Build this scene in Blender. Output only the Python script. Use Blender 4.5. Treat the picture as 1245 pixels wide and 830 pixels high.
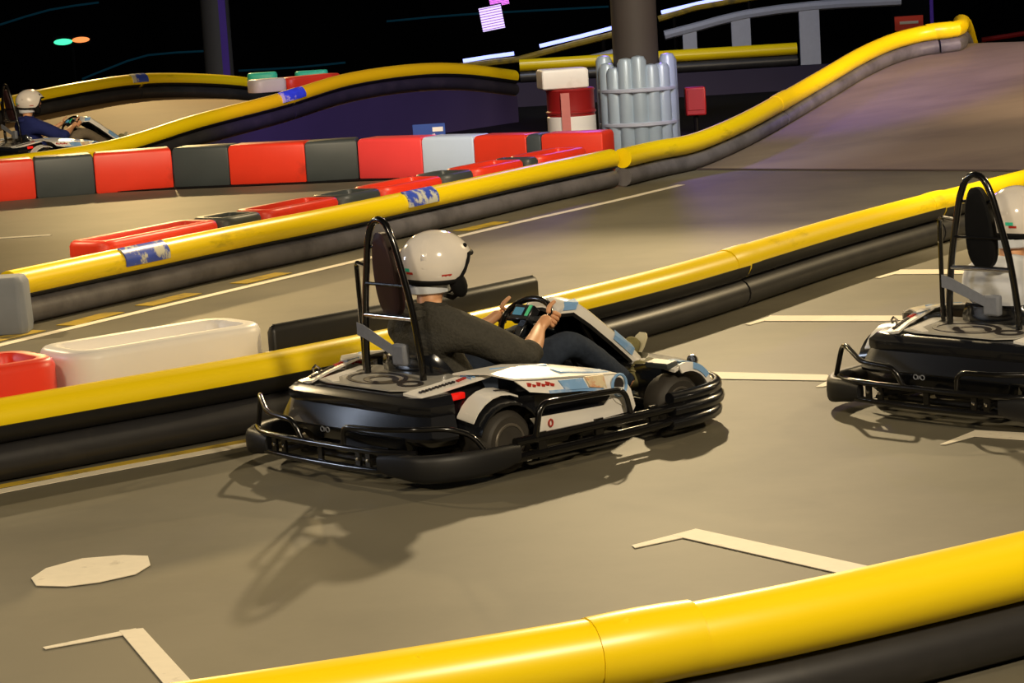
import bpy, bmesh, math, random
from mathutils import Vector, Matrix, Quaternion
random.seed(7)
for o in list(bpy.data.objects): bpy.data.objects.remove(o, do_unlink=True)
SC = bpy.context.scene
COL = SC.collection
# ------------------------------------------------------------------ camera
FPX, CAMH, PITCH, ROLL = 2900.0, 2.17, math.atan(445 / 2900), math.radians(3.5)
CX, CY = 622.5, 415.0
cam_d = bpy.data.cameras.new('camera'); cam_d.sensor_width = 36.0
cam_d.lens = FPX / 1245.0 * 36.0; cam_d.clip_end = 300
cam = bpy.data.objects.new('camera', cam_d); COL.objects.link(cam)
cam.matrix_world = (Matrix.Translation((0, 0, CAMH)) @ Matrix.Rotation(math.pi / 2 - PITCH, 4, 'X')
                    @ Matrix.Rotation(-ROLL, 4, 'Z'))
SC.camera = cam
# ------------------------------------------------------------------ view, world, lamps
SC.view_settings.view_transform = 'Standard'; SC.view_settings.look = 'None'
SC.view_settings.gamma = 1.0; SC.view_settings.use_curve_mapping = False
SC.view_settings.exposure = 0.0
W = bpy.data.worlds.new('world'); SC.world = W; W.use_nodes = True
W.node_tree.nodes['Background'].inputs[0].default_value = (0.55, 0.6, 0.75, 1)
W.node_tree.nodes['Background'].inputs[1].default_value = 0.012
def spot(name, loc, tgt, power, col, angle=80, radius=0.12, blend=0.6):
    d = bpy.data.lights.new(name, 'SPOT'); d.energy = power; d.color = col
    d.spot_size = math.radians(angle); d.spot_blend = blend; d.shadow_soft_size = radius
    o = bpy.data.objects.new(name, d); COL.objects.link(o); o.location = loc
    o.rotation_euler = (Vector(tgt) - Vector(loc)).to_track_quat('-Z', 'Y').to_euler()
    return o
WARM = (1.0, 0.77, 0.43); NEUT = (1.0, 0.83, 0.58)
spot('hall_and_fill_lamp', (1.6, 24, 6.8), (0.0, 10.5, 0), 4600, WARM, 70, 0.16)
spot('hall_and_fill_lamp', (-8, 20, 6.2), (0.0, 11, 0), 2300, WARM, 75, 0.14)
spot('hall_and_fill_lamp', (11, 19, 6.5), (2.5, 11, 0), 3600, WARM, 80, 0.2)
spot('hall_and_fill_lamp', (4.5, 2.0, 6.5), (1.5, 9.5, 0), 2800, NEUT, 100, 0.5)  # with the next one: unseen broad fill spots on the camera side
spot('hall_and_fill_lamp', (-4, 2.0, 6.5), (-1.5, 10, 0), 950, NEUT, 100, 0.5)
spot('hall_and_fill_lamp', (-13, 13, 4.2), (-.5, 11.0, 0.4), 700, (.72, .82, 1.0), 50, 0.9)  # added cool spot, gives the rear fairing its soft sheen
spot('hall_and_fill_lamp', (-3.5, 12, 7.5), (-2.5, 21, 0), 900, WARM, 85, 0.3)
spot('hall_and_fill_lamp', (4, 16, 8), (3.4, 23.5, 0), 3800, NEUT, 80, 0.3)
spot('hall_and_fill_lamp', (-7, 46, 7.0), (-4.8, 33, 0), 4800, (1, .70, .30), 46, 0.3)
spot('hall_and_fill_lamp', (-4, 17, 7.0), (-4, 27.5, 0), 2600, NEUT, 45, 0.3)
spot('hall_and_fill_lamp', (12.0, 20, 6.0), (7.2, 28, 0.5), 6500, (1, .74, .46), 38, 0.3)
spot('hall_and_fill_lamp', (2.2, 19, 6.5), (2.0, 28, 0.5), 1100, (.8, .88, 1), 40, 0.3)
spot('violet_spill', (2.2, 36, 5.0), (2.6, 25, 0), 420, (.30, .14, 1.0), 50, 0.25)  # this and the next two: added violet spots for LED spill
spot('violet_spill', (2.0, 23, 5.0), (4.4, 29, 0.5), 1500, (.22, .10, 1.0), 40, 0.25)
spot('violet_spill', (-1.5, 22, 5.0), (-1.7, 31.5, 0.3), 4200, (.24, .07, 1.0), 26, 0.25)
spot('hall_and_fill_lamp', (1.0, 34, 6.5), (0.5, 45, 0.6), 900, (.75, .82, 1.0), 105, 0.4)  # added dim cool spot to lift the background columns
# ------------------------------------------------------------------ pixel helpers (1245 x 830 frame -> real points)
def ray(u, v):
    du, dv = u - CX, v - CY
    a = math.cos(ROLL) * du - math.sin(ROLL) * dv; b = math.sin(ROLL) * du + math.cos(ROLL) * dv
    c, s = math.cos(PITCH), math.sin(PITCH)
    return Vector((a, FPX * c - b * s, -FPX * s - b * c))
def G(u, v, z=0.0):
    r = ray(u, v); return Vector((0, 0, CAMH)) + r * ((z - CAMH) / r.z)
def PY(u, v, y):
    r = ray(u, v); return Vector((0, 0, CAMH)) + r * (y / r.y)
# ------------------------------------------------------------------ materials
def lin(c):
    c = c / 255.0
    return c / 12.92 if c <= 0.04045 else ((c + 0.055) / 1.055) ** 2.4
def rgb(r, g, b): return (lin(r), lin(g), lin(b), 1)
MATS = {}
def mat(name, col, rough=0.5, metal=0.0, noise=0.12, scale=14, emit=0.0, spec=0.5, bump=0.0, dark=None, thr=(0.55, 0.75), stretch=None, coat=0.0, ecol=None):
    if name in MATS: return MATS[name]
    m = bpy.data.materials.new(name); m.use_nodes = True; nt = m.node_tree; N = nt.nodes; L = nt.links
    b = N['Principled BSDF']; b.inputs['Roughness'].default_value = rough; b.inputs['Metallic'].default_value = metal
    b.inputs['Specular IOR Level'].default_value = spec
    b.inputs['Coat Weight'].default_value = coat
    tc = N.new('ShaderNodeTexCoord'); mp = N.new('ShaderNodeMapping'); L.new(tc.outputs['Object'], mp.inputs[0])
    if stretch: mp.inputs['Scale'].default_value = stretch
    nz = N.new('ShaderNodeTexNoise'); nz.inputs['Scale'].default_value = scale; nz.inputs['Detail'].default_value = 5
    L.new(mp.outputs[0], nz.inputs['Vector'])
    mx = N.new('ShaderNodeMix'); mx.data_type = 'RGBA'
    c = col
    mx.inputs['A'].default_value = tuple(max(0, x * (1 - noise)) for x in c[:3]) + (1,)
    mx.inputs['B'].default_value = tuple(min(1, x * (1 + noise)) for x in c[:3]) + (1,)
    L.new(nz.outputs['Fac'], mx.inputs['Factor'])
    out = mx.outputs['Result']
    if dark:
        n2 = N.new('ShaderNodeTexNoise'); n2.inputs['Scale'].default_value = scale * 0.45; n2.inputs['Detail'].default_value = 8
        n2.inputs['Roughness'].default_value = 0.65; L.new(mp.outputs[0], n2.inputs['Vector'])
        rp = N.new('ShaderNodeMapRange'); rp.inputs[1].default_value = thr[0]; rp.inputs[2].default_value = thr[1]
        L.new(n2.outputs['Fac'], rp.inputs[0])
        m2 = N.new('ShaderNodeMix'); m2.data_type = 'RGBA'; L.new(rp.outputs[0], m2.inputs['Factor'])
        L.new(out, m2.inputs['A']); m2.inputs['B'].default_value = dark; out = m2.outputs['Result']
    L.new(out, b.inputs['Base Color'])
    if emit:
        b.inputs['Emission Color'].default_value = ecol or col; b.inputs['Emission Strength'].default_value = emit
    if bump:
        bp = N.new('ShaderNodeBump'); bp.inputs['Strength'].default_value = bump; bp.inputs['Distance'].default_value = 0.01
        L.new(nz.outputs['Fac'], bp.inputs['Height']); L.new(bp.outputs[0], b.inputs['Normal'])
    MATS[name] = m; return m
M = dict(
    floor=mat('track_asphalt', rgb(104, 99, 84), .58, noise=.22, scale=1.3, bump=0, dark=rgb(84, 80, 67), thr=(.45, .75), spec=.35),
    dfloor=mat('black_carpet', rgb(14, 14, 16), .95, scale=4, spec=.1),
    ramp=mat('ramp_board', rgb(136, 122, 108), .55, noise=.25, scale=1.1, dark=rgb(96, 85, 80), thr=(.45, .7), stretch=(.4, 1, 1)),
    lramp=mat('sand_board', rgb(140, 108, 66), .7, noise=.18, scale=1.5),
    wall=mat('black_wall', rgb(10, 11, 13), .95, scale=2, spec=.1),
    skirt=mat('ramp_skirt', rgb(52, 46, 66), .7, scale=2, spec=.2),
    white=mat('white_paint', rgb(232, 222, 200), .6, noise=.08, scale=20, dark=rgb(150, 140, 120), thr=(.6, .85)),
    ypaint=mat('yellow_paint', rgb(190, 160, 50), .6, noise=.2, scale=9, dark=rgb(110, 98, 60), thr=(.5, .7)),
    yellow=mat('yellow_plastic', rgb(255, 219, 14), .32, noise=.06, scale=3, dark=rgb(70, 58, 14), thr=(.60, .80), stretch=(.5, .5, 2)),
    rubber=mat('black_rubber', rgb(43, 42, 43), .4, noise=.3, scale=6, dark=rgb(64, 61, 58), thr=(.5, .8)),
    greytube=mat('grey_rubber', rgb(104, 101, 104), .5, noise=.25, scale=6, dark=rgb(62, 60, 62), thr=(.45, .75)),
    rubber2=mat('strip_pad_black', rgb(22, 22, 24), .5, noise=.3, scale=6),
    bred=mat('red_block_plastic', rgb(238, 62, 38), .4, noise=.08, scale=4, dark=rgb(150, 40, 30), thr=(.6, .85)),
    bgrey=mat('grey_block_plastic', rgb(66, 72, 74), .45, noise=.15, scale=4),
    bwhite=mat('white_block_plastic', rgb(244, 238, 230), .4, noise=.04, scale=4, dark=rgb(205, 195, 180), thr=(.6, .8)),
    bblack=mat('black_block_plastic', rgb(30, 29, 28), .4, noise=.2, scale=4),
    bblue=mat('pale_blue_plastic', rgb(205, 222, 250), .4, noise=.05, scale=4),
    bpink=mat('coral_block_plastic', rgb(250, 74, 76), .4, noise=.06, scale=4),
    sblue=mat('blue_sticker', rgb(60, 84, 190), .35, noise=.3, scale=12, dark=rgb(205, 205, 190), thr=(.5, .56)),
    tube=mat('black_gloss_tube', rgb(16, 15, 15), .22, metal=.0, noise=.2, scale=10, coat=.6),
    frame=mat('dark_steel', rgb(40, 38, 36), .35, metal=.8, scale=10),
    chrome=mat('chrome', rgb(205, 200, 192), .18, metal=1.0, noise=.05),
    fair=mat('black_fairing', rgb(22, 23, 27), .25, noise=.15, scale=6, coat=.5),
    kwhite=mat('kart_white', rgb(244, 240, 232), .28, noise=.04, scale=6, coat=.4),
    kblue=mat('kart_blue', rgb(132, 176, 226), .3, noise=.15, scale=12, dark=rgb(205, 218, 236), thr=(.5, .62), coat=.4),
    kcream=mat('kart_cream', rgb(226, 208, 170), .35, noise=.2, scale=26, dark=rgb(214, 138, 96), thr=(.52, .62)),
    kred=mat('kart_red_print', rgb(196, 52, 38), .4),
    kdark=mat('dark_print', rgb(52, 46, 44), .4),
    film=mat('silver_deck', rgb(205, 200, 188), .2, metal=.0, noise=.15, scale=7, coat=.6),
    tyre=mat('tyre_rubber', rgb(58, 54, 48), .6, noise=.2, scale=14),
    rim=mat('rim_alloy', rgb(150, 142, 130), .35, metal=.7),
    seat=mat('seat_shell', rgb(26, 28, 33), .2, noise=.2, scale=6, coat=.5),
    strap=mat('grey_webbing', rgb(128, 132, 142), .7, noise=.15, scale=40),
    rest=mat('headrest_pad', rgb(52, 27, 28), .55, noise=.35, scale=6),
    tail=mat('tail_lens', rgb(220, 14, 10), .2, emit=.4, ecol=(1, .02, .01, 1)),
    tailoff=mat('red_reflector', rgb(190, 16, 14), .2),
    sweater=mat('charcoal_knit', rgb(74, 72, 66), .95, noise=.3, scale=70, bump=.6, spec=.1),
    wjack=mat('white_jacket', rgb(236, 238, 242), .8, noise=.06, scale=12, bump=.3, spec=.2),
    navy=mat('navy_shirt', rgb(44, 52, 110), .9, noise=.2, scale=30, spec=.1),
    jeans=mat('dark_denim', rgb(50, 58, 72), .85, noise=.3, scale=40, bump=.3, spec=.15),
    khaki=mat('khaki_cloth', rgb(120, 108, 90), .85, noise=.2, scale=30, spec=.15),
    shoe=mat('olive_canvas', rgb(122, 116, 78), .85, noise=.2, scale=40, spec=.2),
    sole=mat('pale_sole', rgb(200, 192, 160), .7),
    lace=mat('lace_cord', rgb(150, 140, 96), .8),
    skin=mat('skin', rgb(226, 168, 124), .5, noise=.07, scale=18),
    helmet=mat('helmet_white', rgb(246, 238, 228), .15, noise=.02, scale=4, coat=.8),
    pad=mat('helmet_lining', rgb(15, 15, 16), .8, spec=.2),
    cloth=mat('white_liner', rgb(225, 230, 238), .9, noise=.06, scale=20),
    led=mat('led_violet', rgb(190, 190, 255), .4, emit=2.2, ecol=(.30, .36, 1, 1)),
    glowp=mat('glow_purple', rgb(60, 30, 140), .4, emit=.035, ecol=(.22, .05, 1, 1)),
    scr=mat('screen_violet', rgb(235, 225, 255), .4, emit=1.1, ecol=(.75, .62, 1, 1)),
    scrm=mat('screen_magenta', rgb(255, 120, 240), .4, emit=1.1, ecol=(1, .22, .9, 1)),
    scrf=mat('screen_line', rgb(200, 120, 255), .4, emit=.25, ecol=(.5, .1, 1, 1)),
    teal=mat('teal_strip', rgb(10, 70, 90), .4, emit=.018, ecol=(.05, .5, .8, 1)),
    green=mat('signal_green', rgb(60, 240, 180), .4, emit=1.2, ecol=(.08, 1, .5, 1)),
    sred=mat('signal_red', rgb(255, 120, 60), .4, emit=1.2, ecol=(1, .3, .08, 1)),
    greenp=mat('mint_plastic', rgb(70, 220, 180), .4),
    col=mat('column_paint', rgb(86, 84, 82), .7, noise=.1, scale=3),
    col2=mat('brown_column', rgb(70, 62, 56), .7, noise=.1, scale=3),
    wrap=mat('silver_padding', rgb(176, 192, 206), .35, noise=.1, scale=5, metal=.1),
    railw=mat('white_rail', rgb(190, 194, 210), .45, noise=.08),
    dred=mat('drum_red', rgb(150, 26, 26), .45, noise=.1, scale=5),
    dim=mat('display_glass', rgb(20, 30, 40), .2, emit=.25, ecol=(.2, .65, .8, 1)),
    dgreen=mat('button_green', rgb(20, 120, 60), .3, emit=.3, ecol=(.05, .8, .3, 1)),
    signb=mat('sign_blue', rgb(36, 74, 160), .5, noise=.1),
)
# ------------------------------------------------------------------ mesh builder
class MB:
    def __init__(self): self.v = []; self.f = []
    def add(self, vs, fs):
        k = len(self.v); self.v += [tuple(p) for p in vs]; self.f += [tuple(i + k for i in f) for f in fs]; return self
    def box(self, c, s, rot=None):
        P = [Vector((x * s[0] / 2, y * s[1] / 2, z * s[2] / 2)) for x in (-1, 1) for y in (-1, 1) for z in (-1, 1)]
        if rot: P = [rot @ p for p in P]
        P = [p + Vector(c) for p in P]
        return self.add(P, [(0, 1, 3, 2), (4, 6, 7, 5), (0, 4, 5, 1), (2, 3, 7, 6), (0, 2, 6, 4), (1, 5, 7, 3)])
    def loft(self, rings, closed=True, caps=True):
        n = len(rings[0]); V = [p for r in rings for p in r]; Fs = []
        m = n if closed else n - 1
        for i in range(len(rings) - 1):
            for j in range(m):
                a = i * n + j; b = i * n + (j + 1) % n
                Fs.append((a, b, b + n, a + n))
        if caps and closed:
            Fs.append(tuple(range(n - 1, -1, -1))); Fs.append(tuple((len(rings) - 1) * n + j for j in range(n)))
        return self.add(V, Fs)
    def tube(self, pts, r, n=8, closed=False, caps=True):
        pts = [Vector(p) for p in pts]; rs = r if isinstance(r, (list, tuple)) else [r] * len(pts)
        N = len(pts); rings = []; up = None
        for i, p in enumerate(pts):
            if closed: t = pts[(i + 1) % N] - pts[i - 1]
            else: t = pts[min(i + 1, N - 1)] - pts[max(i - 1, 0)]
            t.normalize()
            if up is None:
                up = Vector((0, 0, 1)) if abs(t.z) < .9 else Vector((1, 0, 0))
            s = t.cross(up)
            if s.length < 1e-5: s = t.cross(Vector((.3, .7, .2)))
            s.normalize(); up = s.cross(t).normalized()
            rings.append([p + (s * math.cos(a) + up * math.sin(a)) * rs[i] for a in [2 * math.pi * k / n for k in range(n)]])
        if closed: rings.append(rings[0]); caps = False
        return self.loft(rings, True, caps)
    def prism(self, poly, off):
        off = Vector(off); P = [Vector(p) for p in poly]; n = len(P)
        Fs = [tuple(range(n - 1, -1, -1)), tuple(range(n, 2 * n))]
        Fs += [(i, (i + 1) % n, n + (i + 1) % n, n + i) for i in range(n)]
        return self.add(P + [p + off for p in P], Fs)
    def slab(self, rows, off):
        off = Vector(off); R = len(rows); Cn = len(rows[0])
        A = [Vector(p) for r in rows for p in r]; k = R * Cn; Fs = []
        for i in range(R - 1):
            for j in range(Cn - 1):
                a = i * Cn + j; q = (a, a + 1, a + Cn + 1, a + Cn)
                Fs.append(q); Fs.append(tuple(x + k for x in reversed(q)))
        ed = [j for j in range(Cn)] + [i * Cn + Cn - 1 for i in range(1, R)] + [(R - 1) * Cn + j for j in range(Cn - 2, -1, -1)] + [i * Cn for i in range(R - 2, 0, -1)]
        for i in range(len(ed)):
            a, b = ed[i], ed[(i + 1) % len(ed)]; Fs.append((b, a, a + k, b + k))
        return self.add(A + [p + off for p in A], Fs)
    def lathe(self, prof, n=24, axis='z', c=(0, 0, 0), caps=True):
        rings = []
        for r, h in prof:
            rg = []
            for k in range(n):
                a = 2 * math.pi * k / n; x, y = r * math.cos(a), r * math.sin(a)
                p = (x, y, h) if axis == 'z' else ((x, h, y) if axis == 'y' else (h, x, y))
                rg.append(Vector(p) + Vector(c))
            rings.append(rg)
        return self.loft(rings, True, caps)
    def ball(self, c, s, n=14, m=9, rot=None):
        rings = []
        for i in range(m + 1):
            th = math.pi * (i + .02 * (i == 0) - .02 * (i == m)) / m
            rg = [Vector((s[0] * math.sin(th) * math.cos(2 * math.pi * k / n), s[1] * math.sin(th) * math.sin(2 * math.pi * k / n), s[2] * math.cos(th))) for k in range(n)]
            if rot: rg = [rot @ p for p in rg]
            rings.append([p + Vector(c) for p in rg])
        return self.loft(rings, True, True)
    def build(self, name, m, parent=None, smooth=True, ang=40, bevel=0.0):
        me = bpy.data.meshes.new(name); me.from_pydata(self.v, [], self.f); me.update()
        bm = bmesh.new(); bm.from_mesh(me); bmesh.ops.recalc_face_normals(bm, faces=bm.faces)
        bm.to_mesh(me); bm.free()
        if smooth:
            me.polygons.foreach_set('use_smooth', [True] * len(me.polygons)); me.set_sharp_from_angle(angle=math.radians(ang))
        me.materials.append(M[m] if isinstance(m, str) else m)
        o = bpy.data.objects.new(name, me); COL.objects.link(o)
        if parent: o.parent = parent
        if bevel:
            b = o.modifiers.new('bevel', 'BEVEL'); b.width = bevel; b.segments = 2; b.limit_method = 'ANGLE'
        return o
def tag(o, label, cat, group=None):
    o['label'] = label; o['category'] = cat
    if group: o['group'] = group
    return o
def empty(name, loc=(0, 0, 0), rz=0.0):
    o = bpy.data.objects.new(name, None); o.empty_display_size = .1; COL.objects.link(o)
    o.location = loc; o.rotation_euler = (0, 0, rz); return o
def struct(o): o['kind'] = 'structure'; return o
def copy_tree(o, parent=None):
    c = o.copy(); COL.objects.link(c); c.parent = parent
    for ch in list(o.children): copy_tree(ch, c)
    return c
def spline(pts, step=.25):
    P = [Vector(p) for p in pts]; P = [P[0] * 2 - P[1]] + P + [P[-1] * 2 - P[-2]]; out = []
    for i in range(1, len(P) - 2):
        a, b, c, d = P[i - 1:i + 3]; n = max(2, int((c - b).length / step))
        for k in range(n):
            t = k / n
            out.append(.5 * ((2 * b) + (c - a) * t + (2 * a - 5 * b + 4 * c - d) * t * t + (3 * b - a - 3 * c + d) * t ** 3))
    out.append(P[-2]); return out
def bend(pts, rad=.04, n=4):
    P = [Vector(p) for p in pts]; out = [P[0]]
    for i in range(1, len(P) - 1):
        a = (P[i - 1] - P[i]); b = (P[i + 1] - P[i]); d = min(rad, a.length * .45, b.length * .45)
        p0 = P[i] + a.normalized() * d; p2 = P[i] + b.normalized() * d
        for k in range(n + 1):
            t = k / n; out.append(p0 * (1 - t) ** 2 + P[i] * 2 * t * (1 - t) + p2 * t * t)
    return out + [P[-1]]
def arc(c, r, a0, a1, n, plane='xz'):
    out = []
    for k in range(n + 1):
        a = math.radians(a0 + (a1 - a0) * k / n)
        out.append((c[0] + r * math.cos(a), c[1], c[2] + r * math.sin(a)) if plane == 'xz' else (c[0] + r * math.cos(a), c[1] + r * math.sin(a), c[2]))
    return out
# ================================================================== SETTING
fl = MB().slab([[(-30, -6, 0), (30, -6, 0)], [(-30, 70, 0), (30, 70, 0)]], (0, 0, -.1)).build('floor', 'floor', smooth=False); struct(fl)
wb = MB().box((0, 62, 3), (64, .3, 6.4)).build('wall_back', 'wall', smooth=False); struct(wb)
for sx, nm in ((-1, 'wall_left'), (1, 'wall_right')):
    struct(MB().box((sx * 30, 32, 3), (.3, 76, 6.4)).build(nm, 'wall', smooth=False))
# dark infield carpet behind the block row
A1, B1 = G(-60, 247), G(652, 214)
car = MB().prism([A1 + Vector((0, .5, .004)), Vector((B1.x, B1.y + .3, .004)), Vector((2.3, 26.6, .004)), Vector((9, 36, .004)), Vector((26, 44, .004)), Vector((26, 61.5, .004)), Vector((-26, 61.5, .004)), Vector((-26, 27.5, .004))], (0, 0, .006)).build('floor_carpet', 'dfloor', smooth=False); struct(car)
# painted lines (parts of the floor)
NP = [0]
def paint(name, pts, m='white'):
    NP[0] += 1; zz = .002 + .0006 * (NP[0] % 2)
    return MB().prism([Vector((p.x, p.y, zz)) for p in pts], (0, 0, .003)).build(name, m, fl, smooth=False)
def paintpx(name, px, m='white'): return paint(name, [G(u, v) for u, v in px], m)
def stripe(name, px, w, m='white', off=0.0):
    P = spline([G(u, v) for u, v in px], .4); A, B = [], []
    for i, p in enumerate(P):
        t = (P[min(i + 1, len(P) - 1)] - P[max(i - 1, 0)]).normalized(); s = Vector((-t.y, t.x, 0))
        A.append(p + s * (off + w / 2)); B.append(p + s * (off - w / 2))
    q = lambda L: [Vector((p.x, p.y, .002)) for p in L]
    return MB().slab([q(A), q(B)], (0, 0, .003)).build(name, m, fl, smooth=False)
stripe('edge_line', [(-90, 618), (0, 598), (150, 569), (305, 540), (430, 513)], .085)
stripe('yellow_edge', [(-90, 611), (0, 592), (150, 564), (305, 535.5), (430, 509)], .07, 'ypaint')
stripe('edge_line', [(-60, 436), (0, 420), (130, 389), (300, 349), (440, 316), (620, 273), (740, 246), (828, 225)], .085)
for a in ((-20, 417, 45, 402), (80, 396, 140, 380), (175, 372, 235, 357), (290, 345, 345, 332), (560, 281, 610, 270)):
    stripe('yellow_edge', [a[:2], ((a[0] + a[2]) / 2, (a[1] + a[3]) / 2), a[2:]], .16, 'ypaint')
paintpx('grid_line', [(846, 644), (1090, 697), (1055, 706), (818, 652)])
paintpx('grid_tick', [(768, 664), (842, 645), (852, 650), (772, 667)])
paintpx('grid_line', [(145, 768), (174, 765), (250, 848), (212, 848)])
paintpx('grid_tick', [(52, 788), (165, 765), (172, 769), (55, 790)])
paintpx('grid_line', [(1185, 524), (1300, 530), (1300, 540), (1178, 531)])
paintpx('grid_tick', [(1143, 541), (1186, 524), (1200, 527), (1150, 541)])
paintpx('grid_line', [(850, 452.5), (1006, 456.5), (1012, 463.5), (850, 461)])
paintpx('grid_tick', [(992, 471), (1008, 463), (1040, 458), (1040, 462), (1000, 471)])
paintpx('grid_line', [(936, 384.5), (1120, 384.5), (1120, 391), (930, 391)])
paintpx('grid_tick', [(906, 395), (938, 384.5), (950, 385), (912, 395.5)])
paintpx('grid_line', [(1094, 328.5), (1200, 328), (1200, 333.5), (1088, 334)])
paintpx('grid_tick', [(1064, 338), (1096, 328.5), (1106, 329), (1070, 338.5)])
paintpx('floor_spot', [(38, 704), (56, 692), (100, 680), (150, 676), (180, 677), (183, 688), (165, 699), (120, 709), (80, 714), (44, 713)])
stripe('floor_mark', [(-20, 291), (20, 288.5), (62, 286)], .10, 'white')
# ------------------------------------------------------------------ right ramp
RA = G(840, 206); RB = G(1245, 208)
e1 = (RB - RA).normalized(); e2 = Vector((-e1.y, e1.x, 0))
RT, RZ = 6.6, .93
def rh(t):
    if t <= 0: return 0.0
    if t < RT:
        x = t / RT; return RZ * (.55 * x + .45 * (3 * x * x - 2 * x ** 3))
    return max(.05, RZ - .055 * (t - RT) ** 2)
def ramp_z(p): return rh((p - RA).dot(e2))
def RS(u, v):
    r = ray(u, v).normalized(); p = Vector((0, 0, CAMH)); best = None; bd = 9
    for k in range(1500, 4200):
        q = p + r * (k * .01); d = q.z - ramp_z(q)
        if d <= 0: return q
        if k > 2400 and d < bd: bd = d; best = q
    return best
edge_px = [(846, 206), (905, 180), (960, 149), (1010, 119), (1050, 95), (1090, 77), (1130, 67), (1165, 63)]
edge = [RS(u, v) for u, v in edge_px]
for q in edge: q.z = ramp_z(q)
last = edge[-1]; d_ = (edge[-1] - edge[-3]); d_.z = 0; d_.normalize()
d_ = Vector((last.x, last.y, 0)).normalized() + Vector((.05, 0, 0))
for k in (1.0, 2.2, 3.6):
    q = last + d_ * k; q.z = ramp_z(q); edge.append(q)
ts = [(q - RA).dot(e2) for q in edge]; ss = [(q - RA).dot(e1) for q in edge]
def s_left(t):
    if t <= ts[0]: return ss[0] - (ts[0] - t) * .6
    for i in range(len(ts) - 1):
        if ts[i] <= t <= ts[i + 1]: return ss[i] + (ss[i + 1] - ss[i]) * (t - ts[i]) / max(1e-6, ts[i + 1] - ts[i])
    return ss[-1]
rows = []
for i in range(29):
    t = 10.5 * i / 28; sl = s_left(t) - .25; rows.append([])
    for j in range(9):
        s = sl + (13 - sl) * j / 8; p = RA + e1 * s + e2 * t
        rows[-1].append(Vector((p.x, p.y, rh(t) + .012)))
rm = MB(); n = 9
rm.loft([r + [Vector((q.x, q.y, .001)) for q in reversed(r)] for r in rows], True, True)
rp = rm.build('ramp', 'ramp', ang=30); struct(rp); 
MB().prism([RA + e1 * (-.9) + Vector((0, 0, .004)), RA + e1 * 13 + Vector((0, 0, .004)), RA + e1 * 13 - e2 * .06 + Vector((0, 0, .004)), RA - e1 * .9 - e2 * .06 + Vector((0, 0, .004))], (0, 0, .012))  .build('ramp_lip', mat('ramp_lip_brown', rgb(74, 62, 60), .7), rp, smooth=False)
# ------------------------------------------------------------------ barriers
R1, Z1, R2, Z2 = .10, .288, .091, .093
def sub(P, a, b):
    acc = 0; out = []
    for i in range(len(P)):
        if i: acc += (P[i] - P[i - 1]).length
        if a - 1e-4 <= acc <= b + 1e-4: out.append(P[i])
    return out
def barrier(name, base, label, strip=0, strip_top=-12, sec=3.2, lower='rubber', stickers=(), r1=R1, skip=0.0, group=None):
    P = spline(base, .2); root = empty(name, P[0]); tag(root, label, 'barrier', group)
    rel = [p - P[0] for p in P]
    tot = sum((rel[i] - rel[i - 1]).length for i in range(1, len(rel)))
    ns = max(1, round((tot - skip) / sec)); L = tot / ns
    def side(i):
        t = rel[min(i + 1, len(rel) - 1)] - rel[max(i - 1, 0)]; t.normalize(); return Vector((-t.y, t.x, 0)).normalized()
    acc = [0]
    for i in range(1, len(rel)): acc.append(acc[-1] + (rel[i] - rel[i - 1]).length)
    def at(d):
        for i in range(1, len(rel)):
            if acc[i] >= d:
                k = (d - acc[i - 1]) / max(1e-6, acc[i] - acc[i - 1]); return rel[i - 1].lerp(rel[i], k), i
        return rel[-1], len(rel) - 1
    U = Vector((0, 0, 1))
    def seg(a, b, st=.2):
        n = max(2, int((b - a) / st)); return [at(a + (b - a) * k / n) for k in range(n + 1)]
    for k in range(ns):
        a, b = k * L + .012, (k + 1) * L - .012; S = seg(a, b)
        wob = random.uniform(-.006, .006)
        MB().tube([p + U * (Z1 + wob) for p, i in S], r1, 18).build('yellow_tube', 'yellow', root)
        MB().tube([p + U * Z2 for p, i in S], R2, 16).build('lower_tube', lower, root)
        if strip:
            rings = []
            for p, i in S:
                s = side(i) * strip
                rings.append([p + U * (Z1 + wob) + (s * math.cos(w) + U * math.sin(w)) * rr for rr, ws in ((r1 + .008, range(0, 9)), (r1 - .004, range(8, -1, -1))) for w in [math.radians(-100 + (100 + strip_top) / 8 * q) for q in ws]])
            MB().loft(rings).build('black_strip', 'rubber2', root)  # dark shell along the lower flank of the yellow tube
    for k in range(1, ns):
        S = seg(k * L - .16, k * L + .16, .08)
        MB().tube([p + U * Z1 for p, i in S], [r1 + .003, r1 + .006, r1 + .007, r1 + .006, r1 + .003][:len(S)] if len(S) == 5 else r1 + .01, 18).build('joint_sleeve', 'yellow', root)
    d = .5
    while d < tot:
        p, i = at(d)
        MB().tube([p + U * .01, p + U * Z1], .03, 8).build('post', 'frame', root); d += L / 2
    for u, ln in stickers:
        S = seg(u, min(tot, u + ln), .15); rings = []
        for p, i in S:
            s = side(i) * (strip or 1)
            rings.append([p + U * Z1 + (s * math.cos(w) + U * math.sin(w)) * rr for rr, ws in ((r1 + .012, range(0, 9)), (r1 + .001, range(8, -1, -1))) for w in [math.radians(-14 + 11 * q) for q in ws]])
        MB().loft(rings).build('sticker', 'sblue', root)
    return root, rel, at, tot
mid_px = [(-160, 616), (0, 585), (150, 556), (300, 527), (450, 494), (600, 459), (772, 413), (879, 380), (1019, 333), (1150, 293), (1330, 240)]
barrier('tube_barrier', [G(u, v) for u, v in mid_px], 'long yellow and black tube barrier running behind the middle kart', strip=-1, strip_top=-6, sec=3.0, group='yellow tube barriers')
far_px = [(14, 398), (100, 378), (200, 355), (300, 332), (400, 310), (560, 272), (650, 250), (745, 228)]
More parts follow.
